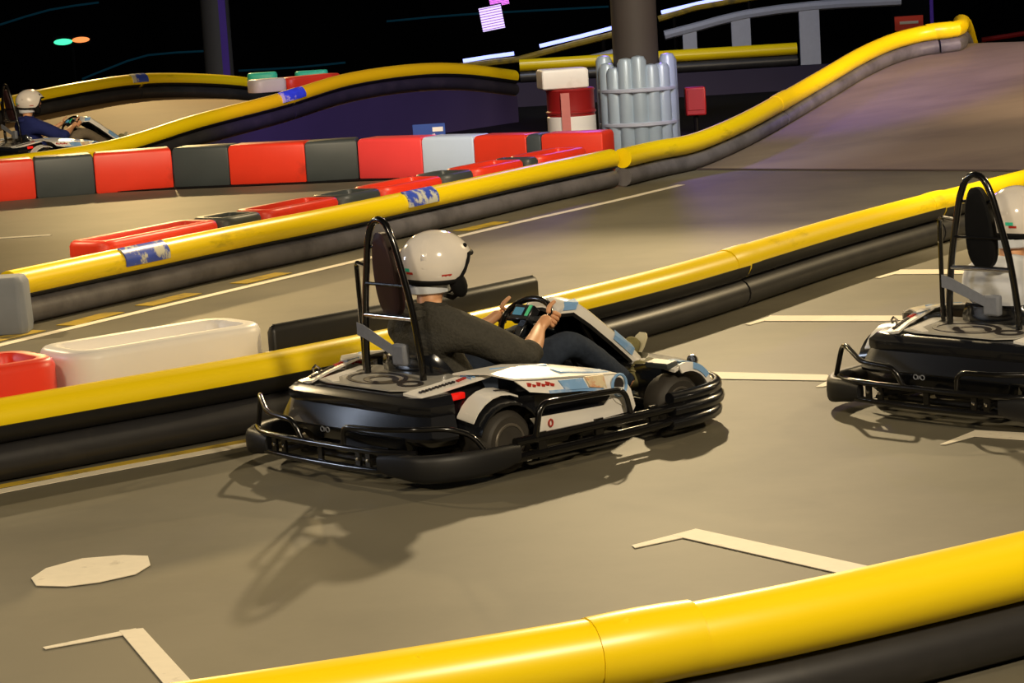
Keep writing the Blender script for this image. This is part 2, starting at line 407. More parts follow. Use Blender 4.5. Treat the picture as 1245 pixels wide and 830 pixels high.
bo = barrier('tube_barrier', [G(u, v) for u, v in far_px], 'yellow tube barrier with blue stickers in front of the low red and grey blocks', strip=-1, strip_top=-45, lower='greytube', sec=20, stickers=((1.15, .5), (4.9, .5)), group='yellow tube barriers')
fb = [G(758, 227), G(800, 216)] + edge
barrier('tube_barrier', fb, 'yellow tube barrier climbing along the edge of the right ramp', strip=0, lower='greytube', sec=4.5, group='yellow tube barriers')
fore = [G(1420, 640, Z1), G(1245, 685, Z1), G(930, 757, Z1), G(600, 817, Z1), (G(245, 873, Z1)), (G(-120, 925, Z1))]
for q in fore: q.z = 0
barrier('tube_barrier', fore, 'yellow tube barrier crossing the nearest bottom right corner', strip=0, sec=2.1, r1=.105, group='yellow tube barriers')
gp = MB()
gq = G(4, 408)
gp.loft([[Vector((gq.x + x * k, gq.y + y * k + .12, z)) for x, y in ((-.16, -.1), (-.12, -.14), (.12, -.14), (.16, -.1), (.16, .1), (.12, .14), (-.12, .14), (-.16, .1))] for z, k in ((0, 1), (.06, 1.05), (.34, 1.0), (.385, .85))])
tag(gp.build('end_pad', mat('grey_pad', rgb(120, 126, 138), .6, noise=.2, scale=5), bevel=.012), 'grey foam end pad capping the far yellow barrier at left', 'pad')
# ------------------------------------------------------------------ left ramp (raised track)
nb_px = [(-70, 214, 28.1), (0, 200, 28.2), (130, 181, 28.7), (240, 148, 29.8), (340, 122, 31.1), (420, 98, 32.4), (500, 86, 33.6), (560, 85, 34.5), (625, 93, 35.6)]
fbk_px = [(-70, 152, 34.2), (0, 128, 35), (100, 107, 36), (180, 97, 37.4), (275, 99, 39.4), (340, 108, 40.4), (400, 110, 41.4), (450, 112, 42.4), (500, 114, 43.5)]
nbp = [PY(*q) - Vector((0, 0, Z1)) for q in nb_px]; fbp = [PY(*q) - Vector((0, 0, Z1)) for q in fbk_px]
for q in nbp + fbp: q.z = max(q.z, .02)
nbs = spline(nbp, .4); fbs_ = spline(fbp, .4)
def resamp(P, n):
    acc = [0]
    for i in range(1, len(P)): acc.append(acc[-1] + (P[i] - P[i - 1]).length)
    out = []
    for k in range(n):
        d = acc[-1] * k / (n - 1); i = 1
        while i < len(P) - 1 and acc[i] < d: i += 1
        out.append(P[i - 1].lerp(P[i], (d - acc[i - 1]) / max(1e-6, acc[i] - acc[i - 1])))
    return out
a_, b_ = resamp(nbs, 40), resamp(fbs_, 40)
rings = []
for p, q in zip(a_, b_):
    top = [p.lerp(q, k / 6) for k in range(7)]
    rings.append([Vector(x) + Vector((0, 0, .006)) for x in top] + [Vector((x.x, x.y, .001)) for x in reversed(top)])
lr = MB().loft(rings).build('raised_track', 'lramp', ang=30); struct(lr)
sk = []
for p in a_:
    sk.append((p + Vector((.03, -.13, -.002)), Vector((p.x + .03, p.y - .13, .001))))
MB().slab([[x[0] for x in sk], [x[1] for x in sk]], (0, -.02, 0)).build('ramp_skirt', 'skirt', lr, smooth=False)
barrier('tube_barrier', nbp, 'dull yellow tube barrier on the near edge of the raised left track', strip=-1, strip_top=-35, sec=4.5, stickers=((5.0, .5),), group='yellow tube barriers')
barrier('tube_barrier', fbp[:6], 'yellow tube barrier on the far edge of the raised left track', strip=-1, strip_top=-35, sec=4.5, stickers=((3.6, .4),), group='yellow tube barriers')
# ------------------------------------------------------------------ plastic blocks
def block(a, b, w, h, m, label, group, name='barrier_block', trough=True, z0=0.0, rk=.32):
    a = Vector(a); b = Vector(b); d = b - a; ln = d.length; rz = math.atan2(d.y, d.x)
    r = min(w, ln) * rk; 
    def loop(ins, z, taper=0):
        out = []; x0, x1, y0, y1 = ins, ln - ins, ins, w - ins; rr = max(.01, r - ins)
        for cx, cy, a0 in ((x1 - rr, y0 + rr, -90), (x1 - rr, y1 - rr, 0), (x0 + rr, y1 - rr, 90), (x0 + rr, y0 + rr, 180)):
            for k in range(5):
                an = math.radians(a0 + 22.5 * k); out.append(Vector((cx + rr * math.cos(an), cy + rr * math.sin(an), z)))
        return out
    L = [loop(.012, 0), loop(0, .02), loop(0, h - .04), loop(.012, h - .012), loop(.03, h)]
    if trough: L += [loop(.085, h), loop(.10, h - .02), loop(.12, h - .13)]
    o = MB().loft(L).build(name, m, ang=50)
    o.location = Vector((a.x, a.y, z0)); o.rotation_euler = (0, 0, rz); tag(o, label, 'block', group); return o
# back row
xs = [(-58, 'bgrey'), (-26, 'bred'), (45, 'bgrey'), (117, 'bred'), (212, 'bgrey'), (280, 'bred'), (373, 'bgrey'), (437, 'bpink'), (515, 'bblue'), (578, 'bred'), (642, 'bgrey'), (660, 'bred'), (735, None)]
def base_v(u):
    K = [(-60, 250), (0, 245), (200, 229), (372, 222), (440, 218), (640, 215), (740, 212)]
    for i in range(len(K) - 1):
        if K[i][0] <= u <= K[i + 1][0]: return K[i][1] + (K[i + 1][1] - K[i][1]) * (u - K[i][0]) / (K[i + 1][0] - K[i][0])
BL = ['dark grey block at the left frame edge of the back row', 'red block leftmost in the back row beside the left frame edge', 'grey block first from the left in the back row under the distant kart',
      'red block in the back row below the distant kart', 'dark grey block in the back row right of the wide red block', 'orange red block in the middle of the back row under the purple skirt', 'dark grey block in the back row left of the coral block',
      'coral pink block in the back row left of the pale blue block', 'pale blue white block in the back row below the blue sign', 'coral red block in the back row right of the pale blue block', 'narrow dark block in the back row before the striped drum', 'red block in front of the striped drum at the row end']
for i in range(1, len(xs) - 1):
    u0, m = xs[i]; u1 = xs[i + 1][0]
    a, b = G(u0, base_v(u0)), G(u1, base_v(u1)); d = (b - a).normalized()
    block(a + d * .003, b - d * .003, .42, .455, m, BL[i], 'back row of plastic blocks', trough=False, rk=.03)
# low blocks behind the far barrier
low = [(128, 'bred'), (273, 'bgrey'), (329, 'bred'), (421, 'bgrey'), (470, 'bred'), (546, 'bgrey'), (582, 'bred'), (642, 'bgrey'), (657, 'bred'), (718, None)]
LL = ['red trough block at the left end of the low row behind the blue stickered barrier', 'dark trough block right of the end red one in the low row', 'red trough block above the roll bar of the middle kart, left of it', 'dark trough block directly above the roll bar of the middle kart',
      'red trough block right above the white helmet in the low row', 'dark trough block in the low row under the pale blue block', 'red trough block in the low row under the coral red block', 'small dark trough block near the right end of the low row', 'red trough block at the far right end of the low row by the drum']
rel, at = bo[1], bo[2]; org = bo[0].location
FARP = spline([G(u, v) for u, v in far_px], .05)
def near_far(u):  # point of the low row seen at image column u
    best = None
    for i in range(1, len(FARP) - 1):
        t = (FARP[i + 1] - FARP[i - 1]).normalized(); s = Vector((-t.y, t.x, 0)); q = FARP[i] + s * .17
        p = q - Vector((0, 0, CAMH)); c, sn = math.cos(PITCH), math.sin(PITCH)
        dep = p.y * c - (.38 + p.z) * sn; dn = -p.y * sn - (.38 + p.z) * c
        uu = CX + math.cos(ROLL) * FPX * p.x / dep + math.sin(ROLL) * FPX * dn / dep
        if best is None or abs(uu - u) < best[0]: best = (abs(uu - u), q)
    return best[1]
for i in range(len(low) - 1):
    a, b = near_far(low[i][0]), near_far(low[i + 1][0]); d = (b - a).normalized()
    block(a + d * .015, b - d * .015, .42, .425, low[i][1], LL[i], 'low row of trough blocks behind the far barrier')
# big blocks behind the middle barrier
MIDP = spline([G(u, v) for u, v in mid_px], .05)
def mid_at(u, off=.17, zz=.4):
    best = None
    for i in range(1, len(MIDP) - 1):
        t = (MIDP[i + 1] - MIDP[i - 1]).normalized(); s = Vector((-t.y, t.x, 0)); q = MIDP[i] + s * off
        p = q - Vector((0, 0, CAMH - zz)); c, sn = math.cos(PITCH), math.sin(PITCH)
        dep = p.y * c - p.z * sn; dn = -p.y * sn - p.z * c
        uu = CX + math.cos(ROLL) * FPX * p.x / dep + math.sin(ROLL) * FPX * dn / dep
        if best is None or abs(uu - u) < best[0]: best = (abs(uu - u), q)
    return best[1]
for u0, u1, m, w, h, lb in ((-150, 86, 'bred', .50, .50, 'red trough block behind the near yellow barrier at left'), (90, 330, 'bwhite', .50, .50, 'long white trough block behind the near yellow barrier'),
                      (336, 480, 'bblack', .06, .485, 'black board right of the white block, behind the roll bar'), (484, 655, 'bblack', .06, .475, 'black board beyond the steering wheel of the middle kart')):
    a, b = mid_at(u0), mid_at(u1)
    block(a, b, w, h, m, lb, 'big blocks behind the middle barrier', trough=(m != 'bblack'), name='barrier_block' if w > .1 else 'board_panel')
# blocks at the top of the raised track
def rise(u, v, y): return PY(u, v, y)
for u0, v0, u1, v1, y0, y1, m, lb in ((312, 109, 352, 108, 36.5, 36.8, 'bwhite', 'white block at the top of the raised left track'), (353, 108, 418, 100, 36.85, 37.6, 'bred', 'red block beside the white one at the top of the raised track')):
    a, b = PY(u0, v0, y0), PY(u1, v1, y1)
    block((a.x, a.y, 0), (b.x, b.y, 0), .4, .20, m, lb, 'blocks on the raised track', trough=False, z0=(a.z + b.z) / 2 - .04)
for u0, v0, u1, v1, y, lb in ((300, 96.5, 336, 94, 38.2, 'mint green block left, peeking over the white block of the raised track'), (358, 94, 398, 89, 39, 'mint green block peeking over the red block of the raised track')):
    a, b = PY(u0, v0, y), PY(u1, v1, y)
    block((a.x, a.y, 0), (b.x, b.y, 0), .3, .22, 'greenp', lb, 'mint blocks on the raised track', trough=False, z0=min(a.z, b.z) - .13)
# ================================================================== KART
def mir(pts): return [(x, -y, z) for x, y, z in pts]
def make_kart(name='go_kart'):
    K = empty(name)
    # wheels
    for (wx, wy, r, w, yaw) in ((-.53, -.58, .145, .20, 0), (-.53, .58, .145, .20, 0), (.60, -.57, .132, .14, -6), (.60, .57, .132, .14, -6)):
        hw = w / 2
        prof = [(r * .60, -hw), (r * .80, -hw - .004), (r * .93, -hw * .86), (r, -hw * .60), (r + .001, 0), (r, hw * .60), (r * .93, hw * .86), (r * .80, hw + .004), (r * .60, hw)]
        t = MB().lathe(prof, 28, 'y').build('tyre', 'tyre', K, ang=35); t.location = (wx, wy, r); t.rotation_euler = (0, 0, math.radians(yaw))
        rp_ = MB()
        for sgn in (-1, 1):
            rp_.lathe([(r * .60, sgn * hw), (r * .58, sgn * (hw + .006)), (r * .52, sgn * (hw + .004)), (r * .48, sgn * hw * .55), (r * .2, sgn * hw * .5), (r * .17, sgn * hw * .8), (.002, sgn * hw * .8)], 24, 'y', caps=False)
        rp_.build('rim', 'rim', t)
    # chassis and floor
    ch = MB()
    for s in (-1, 1):
        ch.tube([(-.9, s * .34, .075), (-.3, s * .36, .065), (.2, s * .30, .06), (.75, s * .26, .075)], .016)
        ch.tube([(.60, s * .26, .1), (.60, s * .5, .13)], .014)
        ch.tube([(-.2, s * .36, .08), (-.1, s * .68, .09)], .012); ch.tube([(.1, s * .33, .08), (.15, s * .68, .09)], .012)
    ch.tube([(-.53, -.5, .145), (-.53, .5, .145)], .02); ch.tube([(-.9, -.34, .075), (-.9, .34, .075)], .016); ch.tube([(.75, -.26, .075), (.75, .26, .075)], .016)
    ch.build('chassis', 'frame', K)
    MB().box((.28, 0, .05), (1.0, .56, .008)).build('floor_pan', 'frame', K, smooth=False)
    # engine block under the fairing
    en = MB(); en.box((-.66, -.2, .2), (.26, .3, .2)); en.box((-.66, .2, .17), (.24, .26, .16)); en.tube([(-.80, -.2, .12), (-.84, .1, .115)], .035, 10)
    en.build('engine', 'frame', K, smooth=False)
    # rear fairing
    O = [(-.85, .42), (-.82, .50), (-.71, .525), (-.69, .45), (-.44, .43)]
    ring = O + [(x, -y) for x, y in reversed(O)]
    def rg(k, z, zf=0, dx=0): return [Vector((-.60 + (x + .60) * k + dx, y * (.5 + .5 * k), z + (zf - z) * max(0, (x + .85) / .41) if zf else z)) for x, y in ring]
    rf = MB(); rf.loft([rg(.80, .14), rg(.98, .155), rg(1.16, .185), rg(1.18, .20), rg(1.03, .29), rg(1.05, .305), rg(1.05, .335), rg(1.0, .345, .36), rg(.94, .36, .39), rg(.90, .365, .395)])
    body = rf.build('rear_fairing', 'fair', K, ang=28)
    MB().prism([(-.85, .30, .13), (-.85, -.36, .13), (-.895, -.40, .19), (-.895, .34, .19)], (.03, 0, 0)).build('rear_panel', 'seat', body, smooth=False)
    mk = MB()
    for y in (.18, .14): mk.tube([(-.903, y + .012 * math.cos(a), .185 + .011 * math.sin(a)) for a in [k * math.pi / 6 for k in range(12)]], .0028, 5, closed=True)
    mk.tube([(-.903, .16, .193), (-.903, .16, .180), (-.903, .166, .176)], .0028, 5)
    mk.build('emblem', 'strap', body)
    dk = MB(); dz = lambda x: .372 + (x + .83) / .38 * .026
    P = [(-.80, .26), (-.78, .34), (-.52, .38), (-.46, .30), (-.46, -.30), (-.52, -.34), (-.76, -.29), (-.80, -.20)]
    dk.prism([(x, y, dz(x)) for x, y in P], (0, 0, .006)).build('deck_plate', 'film', body, smooth=False)
    d2 = MB()
    for cx, cy, r0, r1_, ec in ((-.66, .06, .085, .10, 1.9), (-.67, .02, .04, .062, 1.7), (-.68, -.20, .03, .05, 1.5)):
        ro = [(cx + r1_ * math.cos(a), cy + r1_ * ec * math.sin(a)) for a in [k * math.pi / 12 for k in range(25)]]
        ri = [(cx + r0 * math.cos(a), cy + r0 * ec * math.sin(a)) for a in [k * math.pi / 12 for k in range(25)]]
        d2.slab([[(x, y, dz(x) + .007) for x, y in ro], [(x, y, dz(x) + .007) for x, y in ri]], (0, 0, .003))
    d2.build('deck_print', 'kdark', body, smooth=False)
    MB().slab([[(-.795, .22, dz(-.795) + .007), (-.76, .32, dz(-.76) + .007), (-.52, .365, dz(-.52) + .007)], [(-.77, .20, dz(-.77) + .007), (-.71, .28, dz(-.71) + .007), (-.50, .29, dz(-.5) + .007)]], (0, 0, .003)).build('deck_sticker', 'kwhite', body, smooth=False)
    for s in (-1, 1):
        st = MB().slab([[(-.83, s * .33, .372), (-.70, s * .37, .392), (-.44, s * .415, .43)], [(-.81, s * .43, .356), (-.68, s * .455, .38), (-.46, s * .50, .412)]], (0, 0, .012)).build('side_strip', 'kwhite', body, smooth=False)
        zs = lambda x: .378 + (x + .82) * .150
        pr = MB()
        for k in range(4):
            x = -.56 + k * .022; pr.prism([(x, s * .405, zs(x) + .004), (x + .006, s * .405, zs(x) + .004), (x + .010, s * .47, zs(x) - .002), (x + .004, s * .47, zs(x) - .002)], (0, 0, .006))
        pr.build('blue_lines', 'kblue', st, smooth=False)
        pr = MB()
        for k in range(11):
            x = -.785 + k * .016; pr.box((x, s * (.395 + (x + .785) * .24), zs(x) + .003), (.010, .014 + .006 * (k % 2), .008))
        pr.build('small_lettering', 'kdark', st, smooth=False)
        pr = MB()
        for k in range(4):
            x = -.605 + k * .013; pr.box((x, s * (.44), zs(x) + .003), (.008, .018, .008))
        pr.build('small_lettering', 'kred', st, smooth=False)
        MB().slab([[(-.80, s * .44, .352), (-.72, s * .46, .36)], [(-.81, s * .485, .347), (-.72, s * .505, .352)]], (0, 0, .004)).build('corner_scoop', 'khaki', body, smooth=False)
        MB().box((-.66, s * .488, .356), (.085, .03, .03)).build('tail_lamp', 'tail' , K, bevel=.006)
        # fender over rear wheel
        A = arc((-.53, 0, .145), .185, 158, 18, 10)
        MB().slab([[(x, s * .46, z + .03) for x, _, z in A], [(x, s * .60, z + .012) for x, _, z in A], [(x, s * .69, z - .005) for x, _, z in A]], (0, 0, -.012)).build('rear_fender', 'fair', K)
        A2 = arc((-.53, 0, .145), .20, 150, 62, 6)
        fs = MB().slab([[(x, s * .535, z + .024) for x, _, z in A2], [(x, s * .645, z + .008) for x, _, z in A2]], (0, 0, .008)).build('fender_strip', 'kwhite', K)
        pr = MB()
        for k in range(7):
            x = -.53 + .012 * k; pr.box((x, s * .60, .145 + math.sqrt(max(0, .2 ** 2 - (x + .53) ** 2)) + .026), (.007, .016, .004))
        pr.build('small_lettering', 'kdark', fs, smooth=False)
        # side pod
        secs = []
        for x, k, zt in ((-.36, .55, .40), (-.30, .95, .405), (-.1, 1.0, .38), (.10, 1.0, .345), (.18, .80, .32), (.21, .5, .28)):
            yi = .43; o = lambda y: s * (yi + (y - yi) * k)
            f_ = zt / .40
            secs.append([Vector((x, o(.43), .08)), Vector((x, o(.62), .08)), Vector((x, o(.675), .12)), Vector((x, o(.69), .19)), Vector((x, o(.675), .235)), Vector((x, o(.61), .26)), Vector((x, o(.61), .31 * f_)), Vector((x, o(.66), .335 * f_)), Vector((x, o(.64), .375 * f_)), Vector((x, o(.52), .40 * f_)), Vector((x, o(.43), .405 * f_))])
        pod = MB().loft(secs).build('side_pod', 'fair', K, ang=30)
        # upper livery panel, bending from top face to flank
        up_ = MB().slab([[(-.60, s * .40, .435), (-.33, s * .42, .435), (-.1, s * .44, .405), (.15, s * .50, .35)],
                         [(-.50, s * .52, .428), (-.33, s * .53, .425), (-.1, s * .55, .393), (.16, s * .58, .345)],
                         [(-.43, s * .61, .40), (-.30, s * .635, .385), (-.1, s * .65, .365), (.17, s * .655, .335)]], (0, s * .004, .008)).build('pod_top', 'kwhite', K, ang=50)
        fk = MB().slab([[(-.43, s * .615, .398), (-.30, s * .643, .383), (-.1, s * .66, .364), (.17, s * .664, .335)],
                        [(-.38, s * .655, .345), (-.28, s * .675, .325), (-.1, s * .685, .31), (.06, s * .695, .285)]], (0, s * .008, 0)).build('pod_flank', 'kwhite', K, ang=50)
        MB().slab([[(.06, s * .675, .35), (.175, s * .672, .337)], [(.03, s * .70, .30), (.20, s * .70, .27)], [(.10, s * .705, .225), (.22, s * .705, .19)], [(.17, s * .705, .185), (.20, s * .705, .165)]], (0, s * .008, 0)).build('pod_nose', 'kwhite', K, ang=50)
        lo = MB().slab([[(-.42, s * .695, .236), (-.1, s * .70, .226), (.03, s * .70, .222), (.075, s * .70, .258), (.10, s * .70, .25)], [(-.36, s * .70, .155), (-.1, s * .705, .162), (.03, s * .705, .165), (.12, s * .705, .168), (.19, s * .705, .168)]], (0, s * .006, 0)).build('pod_skirt', 'kwhite', K, ang=50)
        y = s * .7
        MB().slab([[(-.21, s * .662, .371), (-.07, s * .668, .362)], [(-.19, s * .683, .327), (-.055, s * .690, .313)]], (0, s * .010, 0)).build('blue_patch', 'kblue', fk, smooth=False)
        MB().slab([[(-.055, s * .668, .364), (.055, s * .672, .356)], [(-.045, s * .688, .318), (.05, s * .697, .298)]], (0, s * .011, 0)).build('cream_print', 'kcream', fk, smooth=False)
        MB().slab([[(-.28, s * .672, .338), (-.1, s * .683, .322), (.06, s * .693, .296)], [(-.28, s * .677, .325), (-.1, s * .687, .308), (.06, s * .697, .284)]], (0, s * .010, 0)).build('blue_band', 'kblue', fk, smooth=False)
        MB().slab([[(-.16, s * .56, .402), (0, s * .572, .379), (.13, s * .578, .357)], [(-.14, s * .61, .389), (.02, s * .62, .365), (.15, s * .625, .345)]], (0, 0, .006)).build('blue_patch', 'kblue', up_, smooth=False)
        MB().slab([[(-.44, s * .47, .440), (-.12, s * .49, .411)], [(-.40, s * .482, .438), (-.12, s * .50, .409)]], (0, 0, .006)).build('blue_lines', 'kblue', up_, smooth=False)
        pr = MB()
        for k in range(6):
            x = -.37 + .024 * k; pr.box((x, s * (.645 + .004 * k), .375 - .006 * (k % 2) - .002 * k), (.017, .02, .016 - .004 * (k % 2)), Matrix.Rotation(math.radians(18), 3, 'Y'))
        pr.build('small_lettering', 'kred', fk, smooth=False)
        pr = MB(); pr.tube([(-.31 + .012 * math.cos(a), s * .712, .200 + .016 * math.sin(a)) for a in [k * math.pi / 6 for k in range(12)]], .0035, 5, closed=True)
        pr.build('small_emblem', 'kred', lo)
        em = MB().lathe([(.002, 0), (.034, 0), (.036, .004), (.036, .008)], 20, 'y', c=(.125, s * .705, .30)).build('round_emblem', 'kdark', K)
        em2 = MB(); em2.tube([(.125 + .044 * math.cos(a), s * .712, .30 + .05 * math.sin(a)) for a in [k * math.pi / 9 for k in range(18)]], .007, 6, closed=True)
        em2.build('emblem_ring', 'kblue', em)
        # side bumper: two tubes and a hoop
        sb = MB(); sb.tube([(-.55, s * .735, .085), (-.3, s * .745, .085), (.2, s * .755, .085), (.5, s * .75, .09)], .021, 10)
        sb.tube([(-.55, s * .735, .155), (-.3, s * .745, .155), (.2, s * .755, .15), (.5, s * .75, .15)], .021, 10)
        for x in (-.4, -.05, .3): sb.box((x, s * .745, .12), (.05, .012, .12))
        sb.build('side_bumper', 'tube', K)
        hp = bend([(-.44, s * .745, .14), (-.40, s * .745, .305), (.12, s * .745, .285), (.165, s * .745, .13)], .055, 6)
        MB().tube(hp, .0145, 10).build('side_hoop', 'tube', K)
        # rear corner pads
        cp = spline([(-1.045, s * .40, .115), (-1.015, s * .53, .11), (-.98, s * .62, .10), (-.86, s * .70, .10), (-.70, s * .735, .10), (-.54, s * .742, .11)], .06)
        rgs = []
        for i_, p in enumerate(cp):
            t = (cp[min(i_ + 1, len(cp) - 1)] - cp[max(i_ - 1, 0)]).normalized(); sd = Vector((-t.y, t.x, 0)); f_ = .62 + .38 * math.sin(math.pi * i_ / (len(cp) - 1)) ** .5
            rgs.append([p + sd * (.034 * f_ * math.copysign(abs(math.cos(a)) ** .7, math.cos(a))) + Vector((0, 0, .062 * f_ * math.copysign(abs(math.sin(a)) ** .7, math.sin(a)))) for a in [2 * math.pi * k / 14 for k in range(14)]])
        MB().loft(rgs).build('corner_pad', 'rubber2', K, ang=60)
    # rear bumper tubes
    rb = MB(); rb.tube(spline([(-.96, .60, .085), (-1.04, .45, .085), (-1.06, .2, .08), (-1.06, -.2, .08), (-1.04, -.45, .085), (-.96, -.60, .085)], .08), .015, 10)
    rb.tube(spline([(-.98, .58, .165), (-1.04, .45, .165), (-1.06, .2, .165), (-1.06, -.2, .165), (-1.04, -.45, .165), (-.98, -.58, .165)], .08), .0145, 10)
    for y in (-.34, -.27, 0, .27, .34): rb.box((-1.055, y, .125), (.014, .03, .1))
    rb.tube([(-1.04, .3, .1), (-.78, .3, .1)], .014); rb.tube([(-1.04, -.3, .1), (-.78, -.3, .1)], .014)
    rb.build('rear_bumper', 'tube', K)
    for y in (-.34, -.27, .27, .34): MB().lathe([(.009, .004), (.009, -.004), (.005, -.008)], 8, 'x', c=(-1.063, y, .125)).build('bolt', 'chrome', K)
    for s in (-1, 1):
        hp = bend([(-1.055, .13, .16), (-1.07, .17, .255), (-1.06, .38, .268), (-.985, .53, .325), (-.93, .60, .30), (-.92, .66, .12)] if s > 0 else [(-1.055, -.17, .16), (-1.07, -.19, .262), (-1.05, -.40, .265), (-.98, -.57, .268), (-.86, -.66, .262), (-.76, -.70, .22), (-.70, -.73, .12)], .045)
        MB().tube(hp, .0125, 10).build('rear_hoop', 'tube', K)
    # lifting hook at the rear-left of the deck
    hk = MB(); hk.tube([(-.80, .44, .35), (-.73, .44, .37), (-.70, .445, .385), (-.69, .45, .41), (-.71, .455, .425), (-.73, .45, .415), (-.725, .447, .395)], .006, 6)
    hk.build('hook', 'chrome', K)
    # nose: front bumper ridges, fenders, fairing
    for z, rr, dx in ((.075, .033, -.02), (.135, .033, .0), (.192, .030, -.01)):
        pth = [(.42, -.745, z), (.62, -.74, z), (.80, -.68, z), (.93, -.52, z), (.985, -.25, z), (1.0, 0, z)]
        pth = [(x + dx, y, q) for x, y, q in pth]; pth = spline(pth + mir(pth[:-1])[::-1], .06)
        MB().tube(pth, rr, 12).build('front_bumper', 'fair', K)
    nf = MB()
    nf.loft([[Vector((x, y, .10)), Vector((x + .05, y, .14)), Vector((x + .06, y, .20)), Vector((x + .03, y, .27)), Vector((x - .06, y, zt)), Vector((x - .20, y, zt + .01)), Vector((x - .22, y, .20)), Vector((x - .2, y, .10))] for y, x, zt in ((-.46, .86, .29), (-.34, .90, .27), (-.18, .93, .25), (0, .94, .25), (.18, .93, .25), (.34, .90, .27), (.46, .86, .29))])
    nf.build('nose_fairing', 'fair', K, ang=35)
    for s in (-1, 1):
        A = arc((.61, 0, .135), .178, 112, 2, 10)
        fd = MB().slab([[(x, s * .47, z + .012) for x, _, z in A], [(x, s * .57, z + .012) for x, _, z in A], [(x, s * .655, z) for x, _, z in A]], (0, 0, -.014)).build('front_fender', 'kwhite', K)
        A = arc((.61, 0, .135), .185, 92, 25, 7)
        MB().slab([[(x, s * .56, z + .010) for x, _, z in A], [(x, s * .635, z + .006) for x, _, z in A]], (0, 0, .004)).build('blue_patch', 'kblue', fd)
        A3, A4 = arc((.61, 0, .135), .188, 104, 8, 10), arc((.61, 0, .135), .150, 104, 8, 10)
        MB().slab([[(x, s * .658, z + .004) for x, _, z in A3], [(x, s * .668, z) for x, _, z in A4]], (0, s * .008, 0)).build('fender_flank', 'kwhite', fd)
        MB().slab([[(x, s * .669, z + .004) for x, _, z in A3[3:8]], [(x, s * .676, z + .012) for x, _, z in A4[3:8]]], (0, s * .004, 0)).build('blue_patch', 'kblue', fd)
        MB().box((.555, s * .56, .318), (.07, .15, .028), Matrix.Rotation(math.radians(-8), 3, 'Y')).build('fender_vent', 'bgrey', K, bevel=.006)
        MB().lathe([(.028, 0), (.03, .015), (.02, .03), (.004, .034)], 14, 'x', c=(.90, s * .42, .27)).build('front_lamp', 'chrome', K)
    # steering column cover (long livery hood with flanks)
    hd = MB(); rows_ = []
    for x, z, w in ((.33, .585, .09), (.37, .615, .13), (.44, .612, .145), (.55, .54, .14), (.70, .43, .125), (.84, .325, .105), (.92, .26, .08)):
        rows_.append([(x - .035, -w, z - .045), (x - .012, -w * .97, z - .015), (x, -w * .7, z), (x + .006, 0, z + .008), (x, w * .7, z), (x - .012, w * .97, z - .015), (x - .035, w, z - .045)])
    hd.slab(rows_, (-.006, 0, -.008)); hood = hd.build('steering_cover', 'kwhite', K, ang=50)
    MB().slab([[Vector(p) + Vector((-.010, 0, -.014)) for p in r] for r in rows_], (-.006, 0, -.01)).build('cover_underside', 'pad', hood, ang=50)
    for i0, i1, c0, c1 in ((1, 4, 0, 2), (4, 7, 0, 2), (1, 4, 4, 6), (4, 7, 4, 6)):
        sg_ = -1 if c0 < 3 else 1
        rr_ = [[Vector(rows_[i][j]).lerp(Vector(rows_[i][min(c1, j + 1) if sg_ > 0 else max(0, j - 1)]), .0 if i > i0 else .5) + Vector((.004, sg_ * .005, .005)) for j in range(c0, c1 + 1)] for i in range(i0, i1 - 1)]
        MB().slab(rr_, (.001, 0, .002)).build('blue_patch', 'kblue', hood, smooth=False)
    st = MB(); st.tube([(.22, 0, .53), (.55, 0, .15)], .018); st.tube([(.48, -.1, .5), (.72, -.12, .1)], .012); st.tube([(.48, .1, .5), (.72, .12, .1)], .012)
    st.build('steering_column', 'frame', K)
    # steering wheel
    c = Vector((.22, 0, .545)); u_ = Vector((.66, 0, .75)).normalized(); n_f = Vector((.75, 0, -.66)).normalized()
    rim_ = [c + Vector((0, 1, 0)) * (.155 * math.cos(a)) + u_ * (.135 * math.sin(a) * (.85 if math.sin(a) > 0 else 1)) for a in [2 * math.pi * k / 28 for k in range(28)]]
    sw = MB().tube(rim_, .0155, 10, closed=True).build('steering_wheel', 'tube', K)
    hb = MB(); Rm = Matrix((n_f, Vector((0, 1, 0)), u_)).transposed()
    hb.box(c, (.02, .26, .035), Rm); hb.box(c - u_ * .06, (.02, .05, .12), Rm); hb.box(c - n_f * .02 + u_ * .01, (.05, .13, .085), Rm)
    hb.build('wheel_hub', 'seat', sw, bevel=.005)
    MB().box(c - n_f * .047 + u_ * .012 + Vector((0, .02, 0)), (.004, .06, .04), Rm).build('display', 'dim', sw, smooth=False)
    MB().box(c - n_f * .047 + u_ * .02 + Vector((0, -.045, 0)), (.004, .018, .06), Rm).build('button_strip', 'dgreen', sw, smooth=False)
    # seat
    rows_ = []
    for x, z, w, fl_ in ((.04, .13, .17, .05), (-.08, .09, .19, .08), (-.25, .085, .20, .12), (-.40, .14, .205, .14), (-.49, .26, .21, .13), (-.52, .37, .20, .10), (-.535, .44, .185, .07), (-.545, .49, .15, .04)):
        # flanges sweep towards the occupant
        dx, dz_ = (0, 1) if x > -.3 else ((.75, .65) if x > -.45 else (1, .15))
        rows_.append([Vector((x + dx * fl_, -w - .02, z + dz_ * fl_)), Vector((x + dx * fl_ * .35, -w, z + dz_ * fl_ * .35)), Vector((x, -w * .6, z)), Vector((x, 0, z)), Vector((x, w * .6, z)), Vector((x + dx * fl_ * .35, w, z + dz_ * fl_ * .35)), Vector((x + dx * fl_, w + .02, z + dz_ * fl_))])
    MB().slab(rows_, (-.012, 0, -.012)).build('seat', 'seat', K, ang=50)
    MB().box((-.605, -.055, .50), (.04, .09, .10)).build('belt_reel', 'strap', K, bevel=.012)
